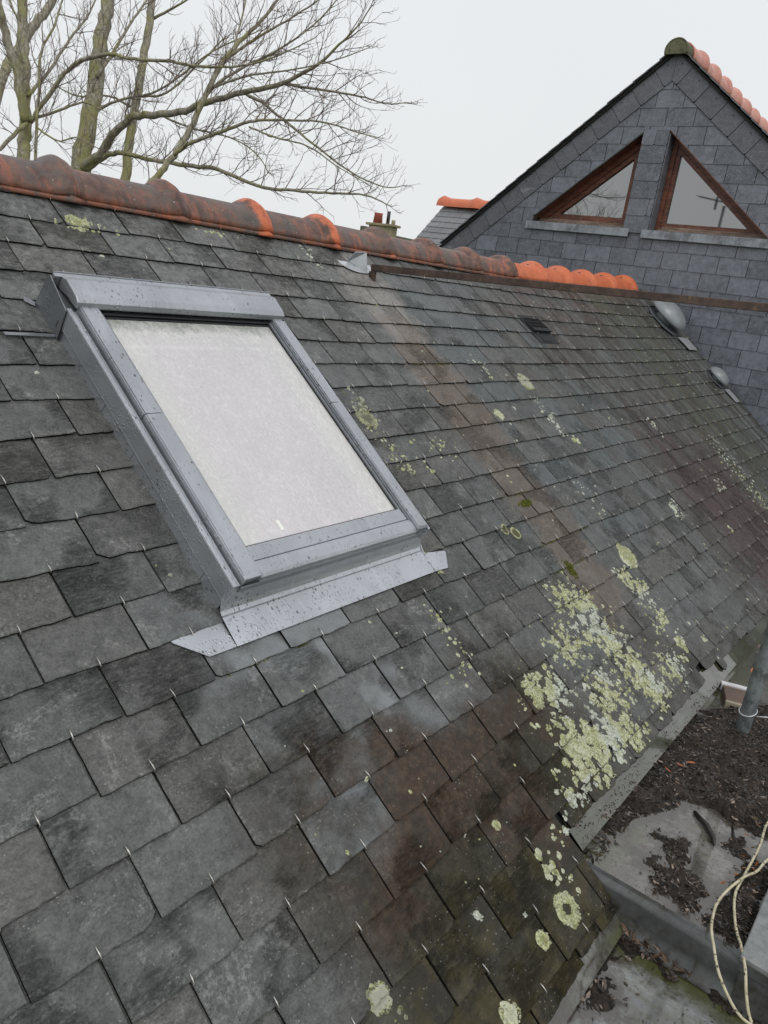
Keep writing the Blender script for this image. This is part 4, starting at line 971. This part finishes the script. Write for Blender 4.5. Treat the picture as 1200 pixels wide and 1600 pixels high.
# ---------------------------------------------------------------- scaffold pole, tie wire, wedges, cables
sp_ = empty('scaffold_pole', (2.705, -.690, ZU)); tag(sp_, 'galvanised scaffold tube standing upright in the leaf filled gutter', 'pole')
m = MB(); n = 28; vs = []; fs = []
for i in range(31):
    for q in range(n): an = 2 * math.pi * q / n; r = .0245 + .0003 * fnoise(i * .7, q * .5); vs.append((r * math.cos(an), r * math.sin(an), -.004 + i * .055))
for i in range(30):
    for q in range(n): fs.append((i * n + q, i * n + (q + 1) % n, (i + 1) * n + (q + 1) % n, (i + 1) * n + q))
m.add(vs, fs, smooth=True); m.build('tube', GALV, sp_)
m = MB(); m.tube([(.0275 * math.cos(t), .0275 * math.sin(t), .105 + .012 * math.sin(t * 1 + 2)) for t in [k * math.pi / 12 for k in range(25)]], .0022, 6)
m.tube([(.0, -.0275, .095), (.03, -.07, .10), (.08, -.13, .085), (.14, -.20, .09)], .0022, 6); m.build('tie_wire', ZINCB, sp_)
wd = empty('wood_block', (2.96, -.60, ZU)); tag(wd, 'brown wooden block with a white strip beside the scaffold tube', 'block')
WB = mat_wood('damp_timber', (.09, .06, .045), (.16, .11, .085), .7)
m = MB(); Mr = Matrix.Rotation(.35, 4, 'Z'); m.box((-.075, -.055, 0), (.055, .035, .03), M=Mr); m.build('timber', WB, wd, bevel=.003)
m = MB(); m.box((.060, -.075, .002), (.085, .040, .034), M=Mr); m.build('white_strip', simple('white_plastic', (.62, .62, .64), .5, var=.15), wd, bevel=.002)
m = MB(); m.box((-.095, -.055, .001), (-.079, .04, .035), M=Mr); m.build('lath', mat_wood('pale_lath', (.25, .22, .16), (.34, .30, .22), .7), wd, bevel=.002)
CABM = NM('dirty_cream_cable'); a_ = CABM.voro(95); n_ = CABM.noise(40, 5, .7)
CABM.set(color=CABM.mix(CABM.mul(CABM.mr(a_, .34, .22), CABM.mr(n_, .36, .48)), CABM.mix(CABM.mr(n_, .3, .7), (.42, .38, .24), (.60, .56, .40)), (.05, .045, .035)), rough=.45); CABM = CABM.m
def smooth(pts, k=6):
    o = []; n = len(pts); P = [Vector(p) for p in pts]
    for i in range(n - 1):
        p0, p1, p2, p3 = P[max(i - 1, 0)], P[i], P[i + 1], P[min(i + 2, n - 1)]
        for j in range(k):
            t = j / k; o.append(.5 * ((2 * p1) + (-p0 + p2) * t + (2 * p0 - 5 * p1 + 4 * p2 - p3) * t * t + (-p0 + 3 * p1 - 3 * p2 + p3) * t ** 3))
    o.append(P[-1]); return o
c1 = [(2.55, -.93, -.40), (2.36, -.90, -.395), (2.213, -.877, -.40), (2.094, -.883, -.40), (2.015, -.882, -.40), (1.929, -.88, -.40), (1.842, -.879, -.40), (1.771, -.894, -.40), (1.71, -.915, -.40), (1.665, -.932, -.39), (1.605, -.955, -.39), (1.565, -.975, -.42), (1.545, -1.0, -.455), (1.53, -1.06, -.50)]
c2 = [(2.35, -1.0, -.372), (2.18, -.965, -.372), (2.039, -.914, -.395), (1.97, -.901, -.40), (1.904, -.881, -.39), (1.831, -.86, -.40), (1.775, -.853, -.405), (1.718, -.858, -.40), (1.668, -.867, -.395), (1.629, -.884, -.40), (1.586, -.907, -.412), (1.56, -.935, -.43), (1.545, -.968, -.45), (1.54, -.998, -.455), (1.545, -1.05, -.45)]
for pts, lab in ((c1, 'dirty cream cable on the inner side crossing in front of the coping'), (c2, 'dirty cream cable swinging in the wider loop over the gutter step')):
    m = MB(); q = smooth(pts); o_ = q[0].copy(); m.tube([tuple(p - o_) for p in q], .0034, 8)
    o = m.build('cable', CABM); o.location = o_; tag(o, lab, 'cable', 'cables hanging over the gutter step')

# ---------------------------------------------------------------- aerial behind the viewer, mirrored in the right-hand gable window
ae = empty('tv_aerial', (-3, 3.847, -4.2)); tag(ae, 'thin television aerial on a mast seen mirrored in the right gable window', 'aerial')
m = MB(); m.tube([(0, 0, 0), (0, 0, 3.133 + 4.2)], .03, 8); m.build('mast', GALV, ae)
m = MB(); B0 = Vector((-3, 4.368, 3.283)) - Vector((-3, 3.847, -4.2)); B1 = Vector((-3, 3.702, 3.176)) - Vector((-3, 3.847, -4.2)); m.tube([B0, B1], .016, 6)
for k in range(9):
    q = B0.lerp(B1, k / 8); L = .08 + .03 * (k / 8); m.tube([q + Vector((L * 2.2, 0, -L * .1)), q - Vector((L * 2.2, 0, -L * .1))], .008, 5)
q = B0.lerp(B1, .80); m.box(tuple(q + Vector((-.02, -.22, -.10))), tuple(q + Vector((.02, -.18, .16)))); m.box(tuple(q + Vector((-.02, .16, -.14))), tuple(q + Vector((.02, .20, .10))))
m.build('array', GALV, ae)

# ---------------------------------------------------------------- lichen and moss
def blob(mb, u, v, r, typ, hgt=.0022, seg=None, lobes=.22, hole=0):
    seg = seg or max(10, min(48, int(r * 1400))); sd = r4.uniform(0, 999); rings = 5 if r > .012 else 3
    tc_ = {'y': 0.0, 'r': .1, 'h': .0, 'o': .5, 'w': 1.0}[typ]; b3 = r4.random(); el = r4.uniform(.85, 1.15)
    vs = []; cs = []; b3 = r4.random(); zb = .0092 + lift(u, v)
    # height of the slate surface below this point
    def zs(y): 
        ph = ((y / P_) % 1.0); return .0061 + .0065 * ph + .0004
    rr0 = hole
    vs.append((u, -v, zs(v) + (hgt * .6 if not hole else -.004) + lift(u, v))); cs.append((0, tc_, b3, 1))
    for k in range(1, rings + 1):
        t = rr0 + (1 - rr0) * (k / rings) if not (hole and k == 1) else rr0
        for q in range(seg):
            an = 2 * math.pi * q / seg; rr = r * t * (1 + lobes * fnoise(math.cos(an) * 1.6 + sd, math.sin(an) * 1.6, t * .3) * 1.6 + .30 * lobes * fnoise(math.cos(an) * 7 + sd, math.sin(an) * 7, 1) * 1.6)
            x = u + rr * math.cos(an) * el; y = v + rr * math.sin(an) / el
            hh = hgt * (1 + .5 * fnoise(x * 260, y * 260)) if k < rings else -.0012
            if hole and k == 1: hh = -.001
            vs.append((x, -y, zs(y) + hh + lift(x, y))); cs.append((t, tc_, b3, 1))
    fs = [(0, 1 + q, 1 + (q + 1) % seg) for q in range(seg)] if not hole else []
    for k in range(rings - 1):
        for q in range(seg): fs.append((1 + k * seg + q, 1 + (k + 1) * seg + q, 1 + (k + 1) * seg + (q + 1) % seg, 1 + k * seg + (q + 1) % seg))
    mb.add(vs, fs, 0, cs, True)
ROS = [(3.02, 0.072, 0.0531, 'y'), (2.913, 0.465, 0.0324, 'y'), (2.847, 0.5, 0.0269, 'y'), (3.122, 0.505, 0.021, 'y'), (3.344, -0.888, 0.0464, 'o'), (2.877, -0.717, 0.0274, 'r'), (3.054, -0.927, 0.0175, 'y'), (2.379, -0.191, 0.0253, 'r'), (2.33, -0.216, 0.0204, 'r'), (2.022, -0.758, 0.0395, 'o'), (2.048, -0.829, 0.0267, 'o'), (3.382, -0.521, 0.0303, 'y'), (3.301, -0.627, 0.024, 'w'), (3.357, -0.683, 0.0153, 'w'), (2.056, -0.524, 0.0151, 'y'), (2.161, -0.515, 0.0178, 'y'), (1.533, 0.614, 0.0264, 'y'), (1.523, 0.647, 0.0231, 'y'), (1.501, 0.723, 0.0377, 'h'), (1.379, 0.723, 0.02, 'y'), (1.453, 0.481, 0.0123, 'y'), (1.249, 0.588, 0.011, 'w'), (0.932, 0.559, 0.0258, 'o'), (0.95, 0.605, 0.0153, 'o'), (1.182, 0.758, 0.0245, 'y'), (1.764, 0.493, 0.0156, 'y'), (1.719, 0.523, 0.0102, 'w'), (1.746, 0.56, 0.0137, 'w'), (1.697, 0.58, 0.0134, 'w'), (1.662, 0.605, 0.0115, 'w'), (3.832, -0.034, 0.0289, 'w'), (3.816, 0.004, 0.0255, 'w'), (4.728, -0.008, 0.019, 'w'), (4.309, 0.201, 0.0208, 'y'), (4.624, -0.011, 0.0149, 'w'), (4.483, -0.527, 0.0225, 'w'), (1.853, -0.151, 0.0136, 'y'), (1.828, -0.237, 0.0136, 'o'), (1.338, -1.592, 0.0311, 'y'), (1.373, -1.591, 0.0196, 'y'), (1.813, 0.363, 0.0162, 'y'), (1.909, 0.4, 0.0185, 'y'), (2.091, 0.555, 0.0232, 'y'), (1.937, 0.486, 0.0296, 'y'), (2.014, 0.542, 0.0302, 'y'), (2.021, 0.491, 0.0381, 'y'), (2.49, 0.456, 0.0355, 'y'), (2.471, 0.501, 0.0307, 'y'), (2.504, 0.396, 0.0269, 'y'), (2.455, 0.137, 0.0182, 'y'), (1.89, 0.306, 0.0149, 'y'), (1.892, 0.274, 0.0131, 'y'), (3.04, -0.743, 0.0143, 'w'), (3.209, -0.932, 0.012, 'w'), (1.368, 0.659, 0.0057, 'w'), (3.117, -0.151, 0.0083, 'w')]
POLY = [(1.888, 0.262), (2.221, 0.106), (2.508, 0.083), (2.805, 0.105), (2.834, 0.266), (2.897, 0.465), (2.634, 0.591), (2.34, 0.572), (2.03, 0.592), (1.752, 0.597), (1.807, 0.488), (1.866, 0.371)]
POLY2 = [(2.966, -0.013), (3.147, 0.028), (3.168, 0.334), (3.14, 0.549), (2.847, 0.563), (2.83, 0.384), (2.793, 0.133)]
NAMED = {(3.02, .072): 'largest yellow lichen disc at the top of the lichen trail', (1.501, .723): 'pale green lichen ring with a dark hole near the gutter corner', (1.379, .723): 'round yellow lichen left of the pierced lichen ring',
         (.932, .559): 'olive rimmed lichen patch at the bottom edge of the photo', (3.344, -.888): 'brown lichen disc on the slates below the black vent tile', (2.877, -.717): 'ringed lichen rosette with a dark centre in mid slope',
         (1.453, .481): 'lone small white lichen spot on the brown stained slates', (1.182, .758): 'pale green lichen cut by the bottom edge near the gutter', (1.338, -1.592): 'yellowish lichen smear on the top slate course under the ridge',
         (2.022, -.758): 'olive lichen patch touching the right side of the roof window'}
lm_ = MB()
for (u, v, r, k) in ROS:
    if (u, v) in NAMED:
        mm = MB(); blob(mm, 0, 0, .001, k) if False else None
        blob(mm, u, v, r, k, hgt=.003, hole=.28 if k == 'h' else 0, lobes=.28)
        if k in 'yo' and r > .024:
            for q in range(7): a = r4.uniform(0, 6.28); blob(mm, u + math.cos(a) * r * .9, v + math.sin(a) * r * .9, r * r4.uniform(.15, .4), k)
        for q in range(int(50 + r * 3000)):
            a = r4.uniform(0, 6.28); lo_ = .42 if k == 'h' else (.75 if k == 'r' else (.55 if k == 'o' else 0)); d = r * (lo_ + (1.02 - lo_) * r4.random() ** .6); d *= 1 + .18 * fnoise(math.cos(a) * 2, math.sin(a) * 2, u * 9)
            blob(mm, u + math.cos(a) * d, v + math.sin(a) * d, r * r4.uniform(.04, .13), 'o' if (k == 'o' and r4.random() < .25) else ('w' if k == 'w' else 'y'), hgt=.0025 + .03 * r * r4.random(), seg=8, lobes=.5)
        if k == 'h':
            for q in range(9): a = r4.uniform(0, 6.28); blob(mm, u + math.cos(a) * r * .8, v + math.sin(a) * r * .8, r * r4.uniform(.15, .3), 'y')
        c0 = Vector((u, -v, 0)); mm.v = [tuple(Vector(p) - c0) for p in mm.v]
        o = mm.build('lichen', LICH); o.location = W(u, v, 0); o.rotation_euler = SLOPE; tag(o, NAMED[(u, v)], 'lichen')
    else:
        n = max(3, int(r * 350))
        if k in ('r',): blob(lm_, u, v, r, 'o', .0015); blob(lm_, u, v, r, 'y', hgt=.0022, hole=.72, lobes=.1); continue
        if r < .012:
            blob(lm_, u, v, r * .9, k)
            for q in range(14): a = r4.uniform(0, 6.28); d = r * r4.uniform(.3, 1.1); blob(lm_, u + math.cos(a) * d, v + math.sin(a) * d, r * r4.uniform(.12, .3), k, seg=8, lobes=.5)
            continue
        for q in range(n): a = r4.uniform(0, 6.28); d = r * math.sqrt(r4.random()); blob(lm_, u + math.cos(a) * d, v + math.sin(a) * d, r * r4.uniform(.16, .48), 'y' if k == 'y' else k)
GS = [(1.924, 0.48, 1.2, 0.04), (2.025, 0.504, 1.2, 0.04), (2.134, 0.53, 1, 0.04), (2.49, 0.456, 1.1, 0.035), (2.513, 0.53, 0.8, 0.03), (2.504, 0.396, 0.7, 0.03), (1.984, 0.56, 1, 0.03), (1.856, 0.541, 0.9, 0.025), (1.935, 0.443, 0.6, 0.03), (1.978, 0.319, 0.6, 0.035), (1.909, 0.292, 0.5, 0.03), (2.46, 0.153, 0.6, 0.04), (2.419, 0.234, 0.5, 0.04), (2.461, 0.315, 0.5, 0.04), (2.216, 0.23, 0.3, 0.05), (1.769, 0.558, 0.5, 0.015), (2.712, 0.499, 0.3, 0.04), (2.227, 0.57, 0.4, 0.03), (2.39, 0.091, 0.25, 0.04), (2.222, 0.427, 0.35, 0.06), (2.925, 0.216, 0.35, 0.03), (2.901, 0.347, 0.4, 0.03), (2.88, 0.141, 0.3, 0.03)]
for (gu, gv_, gw, gs) in GS:
    for i in range(int(2100 * gw * (gs / .035) ** 1.5)):
        u = r4.gauss(gu, gs * 1.35); v = r4.gauss(gv_, gs * .95)
        if v > .612: continue
        if fnoise(u * 30, v * 30, 3) + .6 * fnoise(u * 75, v * 75, 9) < -.26 + .5 * min(1, math.hypot((u - gu) / 1.35, v - gv_) / gs / 2): continue
        rr = .0016 + .0065 * r4.random() ** 2.2; typ = 'w' if fnoise(u * 7, v * 7, 11) > .18 or (v > .55 and u < 1.9) else 'y'
        blob(lm_, u, v, rr, typ, hgt=.0012 + .12 * rr, seg=9, lobes=.55)
# scattered specks
for i in range(520):
    u = r4.uniform(.95, 6.2); v = r4.uniform(-1.6, .6)
    if fnoise(u * 1.7, v * 1.1 + (u * .3), 4) < .02 or (1.04 < u < 1.86 and -1.25 < v < -.15): continue
    blob(lm_, u, v, .0018 + .006 * r4.random() ** 3, r4.choice('ywwy'), .0012)
for (uc, vc, su, sv, n, ty) in ((3.30, -.66, .04, .13, 40, 'w'), (3.05, -1.0, .06, .05, 16, 'w'), (2.28, -.60, .10, .05, 26, 'y'), (2.02, -.62, .05, .10, 40, 'y'), (2.03, -.80, .05, .09, 46, 'o'), (5.2, -.2, .12, .16, 60, 'w'), (5.2, .1, .1, .18, 50, 'y'), (3.85, 0, .05, .05, 26, 'w'), (4.7, -.05, .06, .06, 14, 'w'), (1.72, .03, .03, .10, 26, 'y'), (1.66, .12, .05, .05, 10, 'y'), (1.83, -.23, .02, .02, 12, 'o'), (3.1, -.25, .08, .12, 24, 'w'), (4.46, -.5, .03, .08, 16, 'w'), (1.62, .60, .03, .04, 12, 'y'), (1.36, -1.59, .07, .02, 30, 'y'), (1.9, -1.66, .08, .01, 16, 'y'), (2.40, -1.62, .05, .05, 16, 'w'), (1.55, .70, .05, .05, 10, 'y')):
    for i in range(n): 
        u = r4.gauss(uc, su * .6); v = r4.gauss(vc, sv * .6)
        if v < .61 or u < 1.66: blob(lm_, u, v, .003 + .007 * r4.random() ** 2, ty, .0016)
o = lm_.build('lichen_crust', LICH); o.rotation_euler = SLOPE
tag(o, 'pale yellow green lichen crust spreading over the slates by the gutter', 'lichen', kind='stuff')
def moss(u, v, su, sv, lab):
    mm = MB()
    for i in range(60):
        a = r4.gauss(0, su); b2 = r4.gauss(0, sv); r = r4.uniform(.003, .008); h = r4.uniform(.004, .016) * math.exp(-(a / su) ** 2 * .3 - (b2 / sv) ** 2 * .3)
        n = 7; vs = [(a, b2, h)] + [(a + r * .6 * math.cos(q * 6.283 / n), b2 + r * .6 * math.sin(q * 6.283 / n), h * .75) for q in range(n)] + [(a + r * math.cos(q * 6.283 / n), b2 + r * math.sin(q * 6.283 / n), -.004) for q in range(n)]
        fs = [(0, 1 + q, 1 + (q + 1) % n) for q in range(n)] + [(1 + q, 1 + n + q, 1 + n + (q + 1) % n, 1 + (q + 1) % n) for q in range(n)]
        mm.add(vs, fs, smooth=False)
    o = mm.build('moss_clump', MOSS); o.location = W(u, v, .012); o.rotation_euler = SLOPE; tag(o, lab, 'moss')
moss(2.546, .010, .008, .022, 'upright dark green moss clump above the dense lichen')
moss(2.582, -.290, .017, .006, 'flat green moss tuft on the brown streaked slates')
mj = MB()
for (ua, ub, v) in ((2.45, 2.75, -.3375), (2.45, 2.9, -.1125), (2.4, 2.8, 0), (2.5, 2.8, -1.0125), (2.4, 2.9, -.2375), (1.72, 2.0, .5625), (1.0, 1.25, -.1125), (2.3, 2.6, .1125)):
    for i in range(70):
        u = r4.uniform(ua, ub); 
        if fnoise(u * 9, v * 9, 1) < -.05: continue
        r = r4.uniform(.0012, .0032); n = 5; b2 = -v - .002 + r4.gauss(0, .0012); h = .0080 + r4.uniform(.0, .003) + lift(u, v)
        mj.add([(u, b2, h + r * .7)] + [(u + r * 1.4 * math.cos(q * 6.283 / n), b2 + r * math.sin(q * 6.283 / n), h - .002) for q in range(n)], [(0, 1 + q, 1 + (q + 1) % n) for q in range(n)])
o = mj.build('joint_moss', MOSS); o.rotation_euler = SLOPE; tag(o, 'thin moss line growing in the slate joints', 'moss', kind='stuff')

# ---------------------------------------------------------------- bare trees behind the ridge
LIMBS = [['A', [[3.383, 5.539, 1.179, 0.0524], [3.469, 5.681, 1.483, 0.0502], [3.548, 5.81, 1.741, 0.048], [3.626, 5.968, 2.054, 0.0457], [3.709, 6.147, 2.422, 0.0434], [3.786, 6.313, 2.745, 0.0383], [3.942, 6.619, 3.544, 0.0276], [4.153, 6.995, 4.624, 0.0167]]], ['A', [[3.485, 5.68, 1.717, 0.0367], [3.447, 5.727, 2.047, 0.0361], [3.383, 5.797, 2.351, 0.0329], [3.332, 5.82, 2.601, 0.0299], [3.275, 6.033, 3.198, 0.0196]]], ['A', [[3.512, 5.65, 1.733, 0.0209], [3.534, 5.522, 1.855, 0.0181], [3.63, 5.359, 2.106, 0.0163], [3.7, 5.16, 2.221, 0.015], [3.77, 4.922, 2.26, 0.0148], [3.78, 4.726, 2.224, 0.0126], [3.894, 4.409, 2.229, 0.0115], [3.942, 4.167, 2.202, 0.0103], [4.018, 3.899, 2.2, 0.0083], [4.095, 3.65, 2.239, 0.0064], [4.176, 3.421, 2.324, 0.0045], [4.225, 3.234, 2.407, 0.0031]]], ['A', [[3.498, 5.664, 1.72, 0.0209], [3.368, 5.659, 1.597, 0.0155], [3.253, 5.637, 1.479, 0.0154], [3.079, 5.696, 1.359, 0.0101]]], ['A', [[3.582, 5.843, 1.943, 0.016], [3.742, 5.853, 2.129, 0.0129], [3.969, 5.858, 2.482, 0.0098], [4.151, 5.872, 2.731, 0.0077], [4.309, 5.943, 3.03, 0.0056]]], ['A', [[3.523, 5.65, 1.759, 0.0136], [3.638, 5.416, 1.846, 0.0104], [3.718, 5.225, 1.918, 0.0072], [3.762, 5.021, 1.87, 0.0051]]], ['B', [[3.984, 5.741, 1.106, 0.1034], [4.095, 5.888, 1.485, 0.0869], [4.235, 5.998, 1.87, 0.073], [4.381, 6.127, 2.305, 0.0707], [4.517, 6.258, 2.718, 0.0623], [4.645, 6.373, 3.08, 0.0569], [4.848, 6.626, 3.905, 0.0422], [5.091, 7.011, 5.084, 0.0243]]], ['B', [[4.078, 5.808, 1.484, 0.0402], [4.104, 5.601, 1.609, 0.0349], [4.136, 5.417, 1.797, 0.0331], [4.17, 5.196, 1.919, 0.0303], [4.215, 4.906, 1.937, 0.0275], [4.259, 4.631, 1.983, 0.0259], [4.301, 4.372, 2.055, 0.0233], [4.368, 4.078, 2.124, 0.0208], [4.458, 3.758, 2.205, 0.0174], [4.518, 3.498, 2.319, 0.0123], [4.548, 3.294, 2.464, 0.0083], [4.541, 3.123, 2.573, 0.005], [4.501, 2.99, 2.668, 0.0031]]], ['B', [[4.467, 4.193, 2.151, 0.0142], [4.498, 3.998, 2.087, 0.012], [4.52, 3.791, 1.977, 0.0099], [4.589, 3.49, 1.813, 0.0078], [4.682, 3.15, 1.636, 0.0058], [4.758, 2.886, 1.56, 0.0043], [4.791, 2.733, 1.581, 0.0028]]], ['B', [[4.51, 3.813, 2.22, 0.0118], [4.602, 3.492, 2.191, 0.0091], [4.689, 3.18, 2.163, 0.0066], [4.725, 2.927, 2.116, 0.0046], [4.724, 2.752, 2.122, 0.0027]]], ['B', [[4.083, 5.794, 1.469, 0.0287], [4.132, 5.546, 1.6, 0.0236], [4.132, 5.306, 1.62, 0.0198], [4.2, 4.946, 1.591, 0.0172], [4.264, 4.599, 1.572, 0.0179], [4.321, 4.263, 1.559, 0.0155], [4.388, 3.872, 1.466, 0.0131], [4.46, 3.518, 1.456, 0.0108], [4.527, 3.18, 1.464, 0.0086], [4.557, 2.891, 1.47, 0.0061], [4.542, 2.629, 1.407, 0.0041]]], ['B', [[4.407, 4.742, 2.019, 0.016], [4.528, 4.587, 2.246, 0.0127], [4.669, 4.375, 2.417, 0.0104], [4.802, 4.159, 2.56, 0.0083], [4.979, 3.936, 2.804, 0.0061], [5.093, 3.802, 3.053, 0.0041]]], ['B', [[4.343, 6.045, 2.293, 0.0175], [4.598, 6.073, 2.678, 0.013], [4.793, 6.126, 2.951, 0.0108], [5.037, 6.148, 3.296, 0.0073]]], ['B', [[4.247, 5.847, 2.003, 0.0138], [4.303, 5.593, 2.09, 0.0113], [4.439, 5.235, 2.192, 0.0089], [4.669, 4.869, 2.525, 0.0065], [4.833, 4.514, 2.705, 0.0048]]], ['B', [[4.305, 5.031, 1.959, 0.0108], [4.384, 4.7, 1.878, 0.0085], [4.496, 4.343, 1.831, 0.0063], [4.53, 4.06, 1.723, 0.0046], [4.495, 3.855, 1.579, 0.003]]], ['C', [[4.72, 6.193, 1.187, 0.0514], [4.83, 6.299, 1.483, 0.0466], [4.971, 6.448, 1.944, 0.043], [5.126, 6.573, 2.397, 0.0407], [5.265, 6.691, 2.792, 0.0397], [5.437, 6.832, 3.322, 0.0373], [5.659, 7.075, 4.175, 0.0268], [5.896, 7.435, 5.29, 0.0169]]], ['C', [[5.425, 6.778, 3.139, 0.016], [5.496, 6.56, 3.25, 0.0119], [5.562, 6.344, 3.351, 0.0078], [5.672, 6.095, 3.506, 0.0051]]], ['C', [[5.163, 6.547, 2.346, 0.0132], [5.231, 6.236, 2.386, 0.011], [5.379, 5.945, 2.675, 0.0083], [5.475, 5.699, 2.915, 0.0063]]], ['C', [[5.122, 6.52, 2.187, 0.0132], [4.868, 6.68, 2.276, 0.0097], [4.588, 6.794, 2.21, 0.007], [4.372, 6.886, 2.271, 0.005]]], ['D', [[3.564, 4.219, 1.18, 0.026], [3.665, 4.217, 1.343, 0.0238], [3.787, 4.188, 1.508, 0.0229], [3.897, 4.171, 1.662, 0.0216], [4.007, 4.178, 1.862, 0.0213], [4.121, 4.192, 2.087, 0.0194], [4.251, 4.187, 2.317, 0.0186], [4.37, 4.161, 2.481, 0.0157], [4.525, 4.102, 2.675, 0.0118], [4.67, 4.07, 2.892, 0.0089], [4.847, 4.045, 3.209, 0.005]]], ['D', [[3.786, 4.114, 1.566, 0.0151], [3.822, 3.962, 1.662, 0.014], [3.915, 3.729, 1.756, 0.0119], [3.975, 3.533, 1.831, 0.0108], [4.021, 3.325, 1.849, 0.0089], [4.142, 3.015, 1.867, 0.0066], [4.221, 2.727, 1.818, 0.0043], [4.222, 2.557, 1.788, 0.003]]], ['D', [[3.937, 3.487, 1.79, 0.0081], [3.979, 3.265, 1.731, 0.0066], [4.046, 3.019, 1.695, 0.0052], [4.097, 2.752, 1.575, 0.0039], [4.125, 2.538, 1.497, 0.003]]], ['D', [[4.265, 4.205, 2.322, 0.0118], [4.384, 3.998, 2.497, 0.0092], [4.528, 3.758, 2.673, 0.0067], [4.638, 3.559, 2.838, 0.0047], [4.718, 3.407, 3.014, 0.0033]]], ['D', [[4.325, 4.176, 2.425, 0.0098], [4.488, 4.285, 2.72, 0.0075], [4.641, 4.422, 3.045, 0.0051]]], ['D', [[4.157, 4.237, 2.097, 0.0098], [4.262, 3.969, 2.204, 0.0077], [4.398, 3.638, 2.271, 0.0057], [4.53, 3.323, 2.357, 0.0042], [4.615, 3.075, 2.452, 0.0027]]], ['E', [[4.123, 7.987, 0.993, 0.0623], [4.554, 8.269, 2.326, 0.0526], [4.745, 8.362, 2.664, 0.0497], [4.983, 8.398, 3.02, 0.0467], [5.211, 8.433, 3.347, 0.0436], [5.488, 8.496, 3.859, 0.0294], [5.779, 8.602, 4.485, 0.0149]]], ['E', [[4.697, 8.24, 2.645, 0.0175], [4.842, 8.408, 3.009, 0.0142], [4.878, 8.685, 3.291, 0.0108], [4.968, 8.931, 3.658, 0.0073]]], ['F', [[2.863, 4.391, 1.023, 0.0114], [2.954, 4.536, 1.403, 0.0106], [3.051, 4.675, 1.789, 0.0098], [3.136, 4.791, 2.096, 0.009], [3.243, 4.815, 2.289, 0.0077], [3.344, 4.871, 2.524, 0.0055]]], ['F', [[2.966, 4.534, 1.567, 0.007], [3.0, 4.33, 1.496, 0.0056], [3.043, 4.168, 1.526, 0.0043], [3.071, 3.983, 1.475, 0.003]]]]
rt = random.Random(99)
LAB = {'A': 'forked bare tree with moss on its trunk at the far left', 'B': 'thickest bare tree whose long mossy limbs sweep right over the ridge', 'C': 'slim upright bare tree just right of the thickest trunk',
       'D': 'leaning mossy bare tree rightmost behind the ridge', 'E': 'grey diagonal bare trunk crossing the top left corner', 'F': 'thin young bare stem between the two leftmost trunks'}
def rvec(): return Vector((rt.gauss(0, 1), rt.gauss(0, 1), rt.gauss(0, 1))).normalized()
def twig(mb, p, d, L, r, lvl):
    n = max(3, int(L / .05)); pts = [p]; rs = [r]; dd = d.copy(); kids = []
    for i in range(n):
        dd = (dd + rvec() * .22 + Vector((0, 0, .07))).normalized(); p = p + dd * (L / n); pts.append(p); rs.append(max(.0010, r * (1 - .8 * (i + 1) / n)))
        if lvl > 0 and rt.random() < .68: kids.append((p.copy(), dd.copy(), (1 - i / n)))
    mb.tube(pts, rs, 3 if r < .004 else 5, cap=False)
    for (q, e, f) in kids:
        ax = e.cross(rvec()).normalized(); nd = (e * math.cos(.75) + ax * math.sin(.75) + Vector((0, 0, .18))).normalized()
        twig(mb, q, nd, L * (.28 + .35 * f) * rt.uniform(.6, 1.1), r * .6, lvl - 1)
trees = {}
for t, pts in LIMBS: trees.setdefault(t, []).append(pts)
def clampz(P): return P
for t, limbs in trees.items():
    base = Vector(limbs[0][0][:3]); root = empty('bare_tree', (base.x, base.y, -4.2)); tag(root, LAB[t], 'tree', 'bare trees behind the ridge')
    tm = MB(); bm_ = MB(); wm_ = MB(); O = Vector(root.location)
    for li, pts in enumerate(limbs):
        P = [Vector(p[:3]) for p in pts]; rr = [p[3] for p in pts]
        S2 = smooth(P, 5); R2 = []
        for i in range(len(rr) - 1):
            for k in range(5): R2.append(rr[i] + (rr[i + 1] - rr[i]) * k / 5)
        R2.append(rr[-1])
        ln = [0]
        S2 = [p + rvec() * min(.012, R2[i] * .35) for i, p in enumerate(S2)]
        if li == 0:
            S2 = [Vector((S2[0].x - .05, S2[0].y, -4.25)), Vector((S2[0].x - .03, S2[0].y, -2)), ] + S2; R2 = [R2[0] * 1.6, R2[0] * 1.25] + R2
            tm.tube([p - O for p in S2], R2, 12)
        else: bm_.tube([p - O for p in S2], R2, 8 if rr[0] > .012 else 6)
        # side twigs
        acc = 0
        for i in range(3 if li == 0 else 1, len(S2) - 1):
            seg = (S2[i + 1] - S2[i]).length; T = (S2[i + 1] - S2[i]).normalized(); acc += seg
            step = .16 if li == 0 else .070
            if t in 'EC': step *= 1.5
            while acc > step:
                acc -= step * rt.uniform(.7, 1.3); ax = T.cross(rvec()).normalized(); a = rt.uniform(.5, 1.1)
                nd = (T * math.cos(a) + ax * math.sin(a) + Vector((0, 0, .25))).normalized(); tip = i / len(S2)
                L = rt.uniform(.15, .42) * (1.0 if R2[i] > .006 else .75)
                if S2[i].z < .9: continue
                twig(wm_, S2[i] + (S2[i + 1] - S2[i]) * rt.random() - O, nd, L, min(R2[i] * .6, .0045), 2 if L > .22 else 1)
        if rr[-1] < .02:
            for k in range(2): twig(wm_, S2[-1] - O, (T + rvec() * .3).normalized(), rt.uniform(.06, .13), min(.003, rr[-1]), 2)
    tm.build('trunk', BARK, root)
    if bm_.v: bm_.build('limbs', BARK, root)
    wm_.build('crown', TWIG, root)
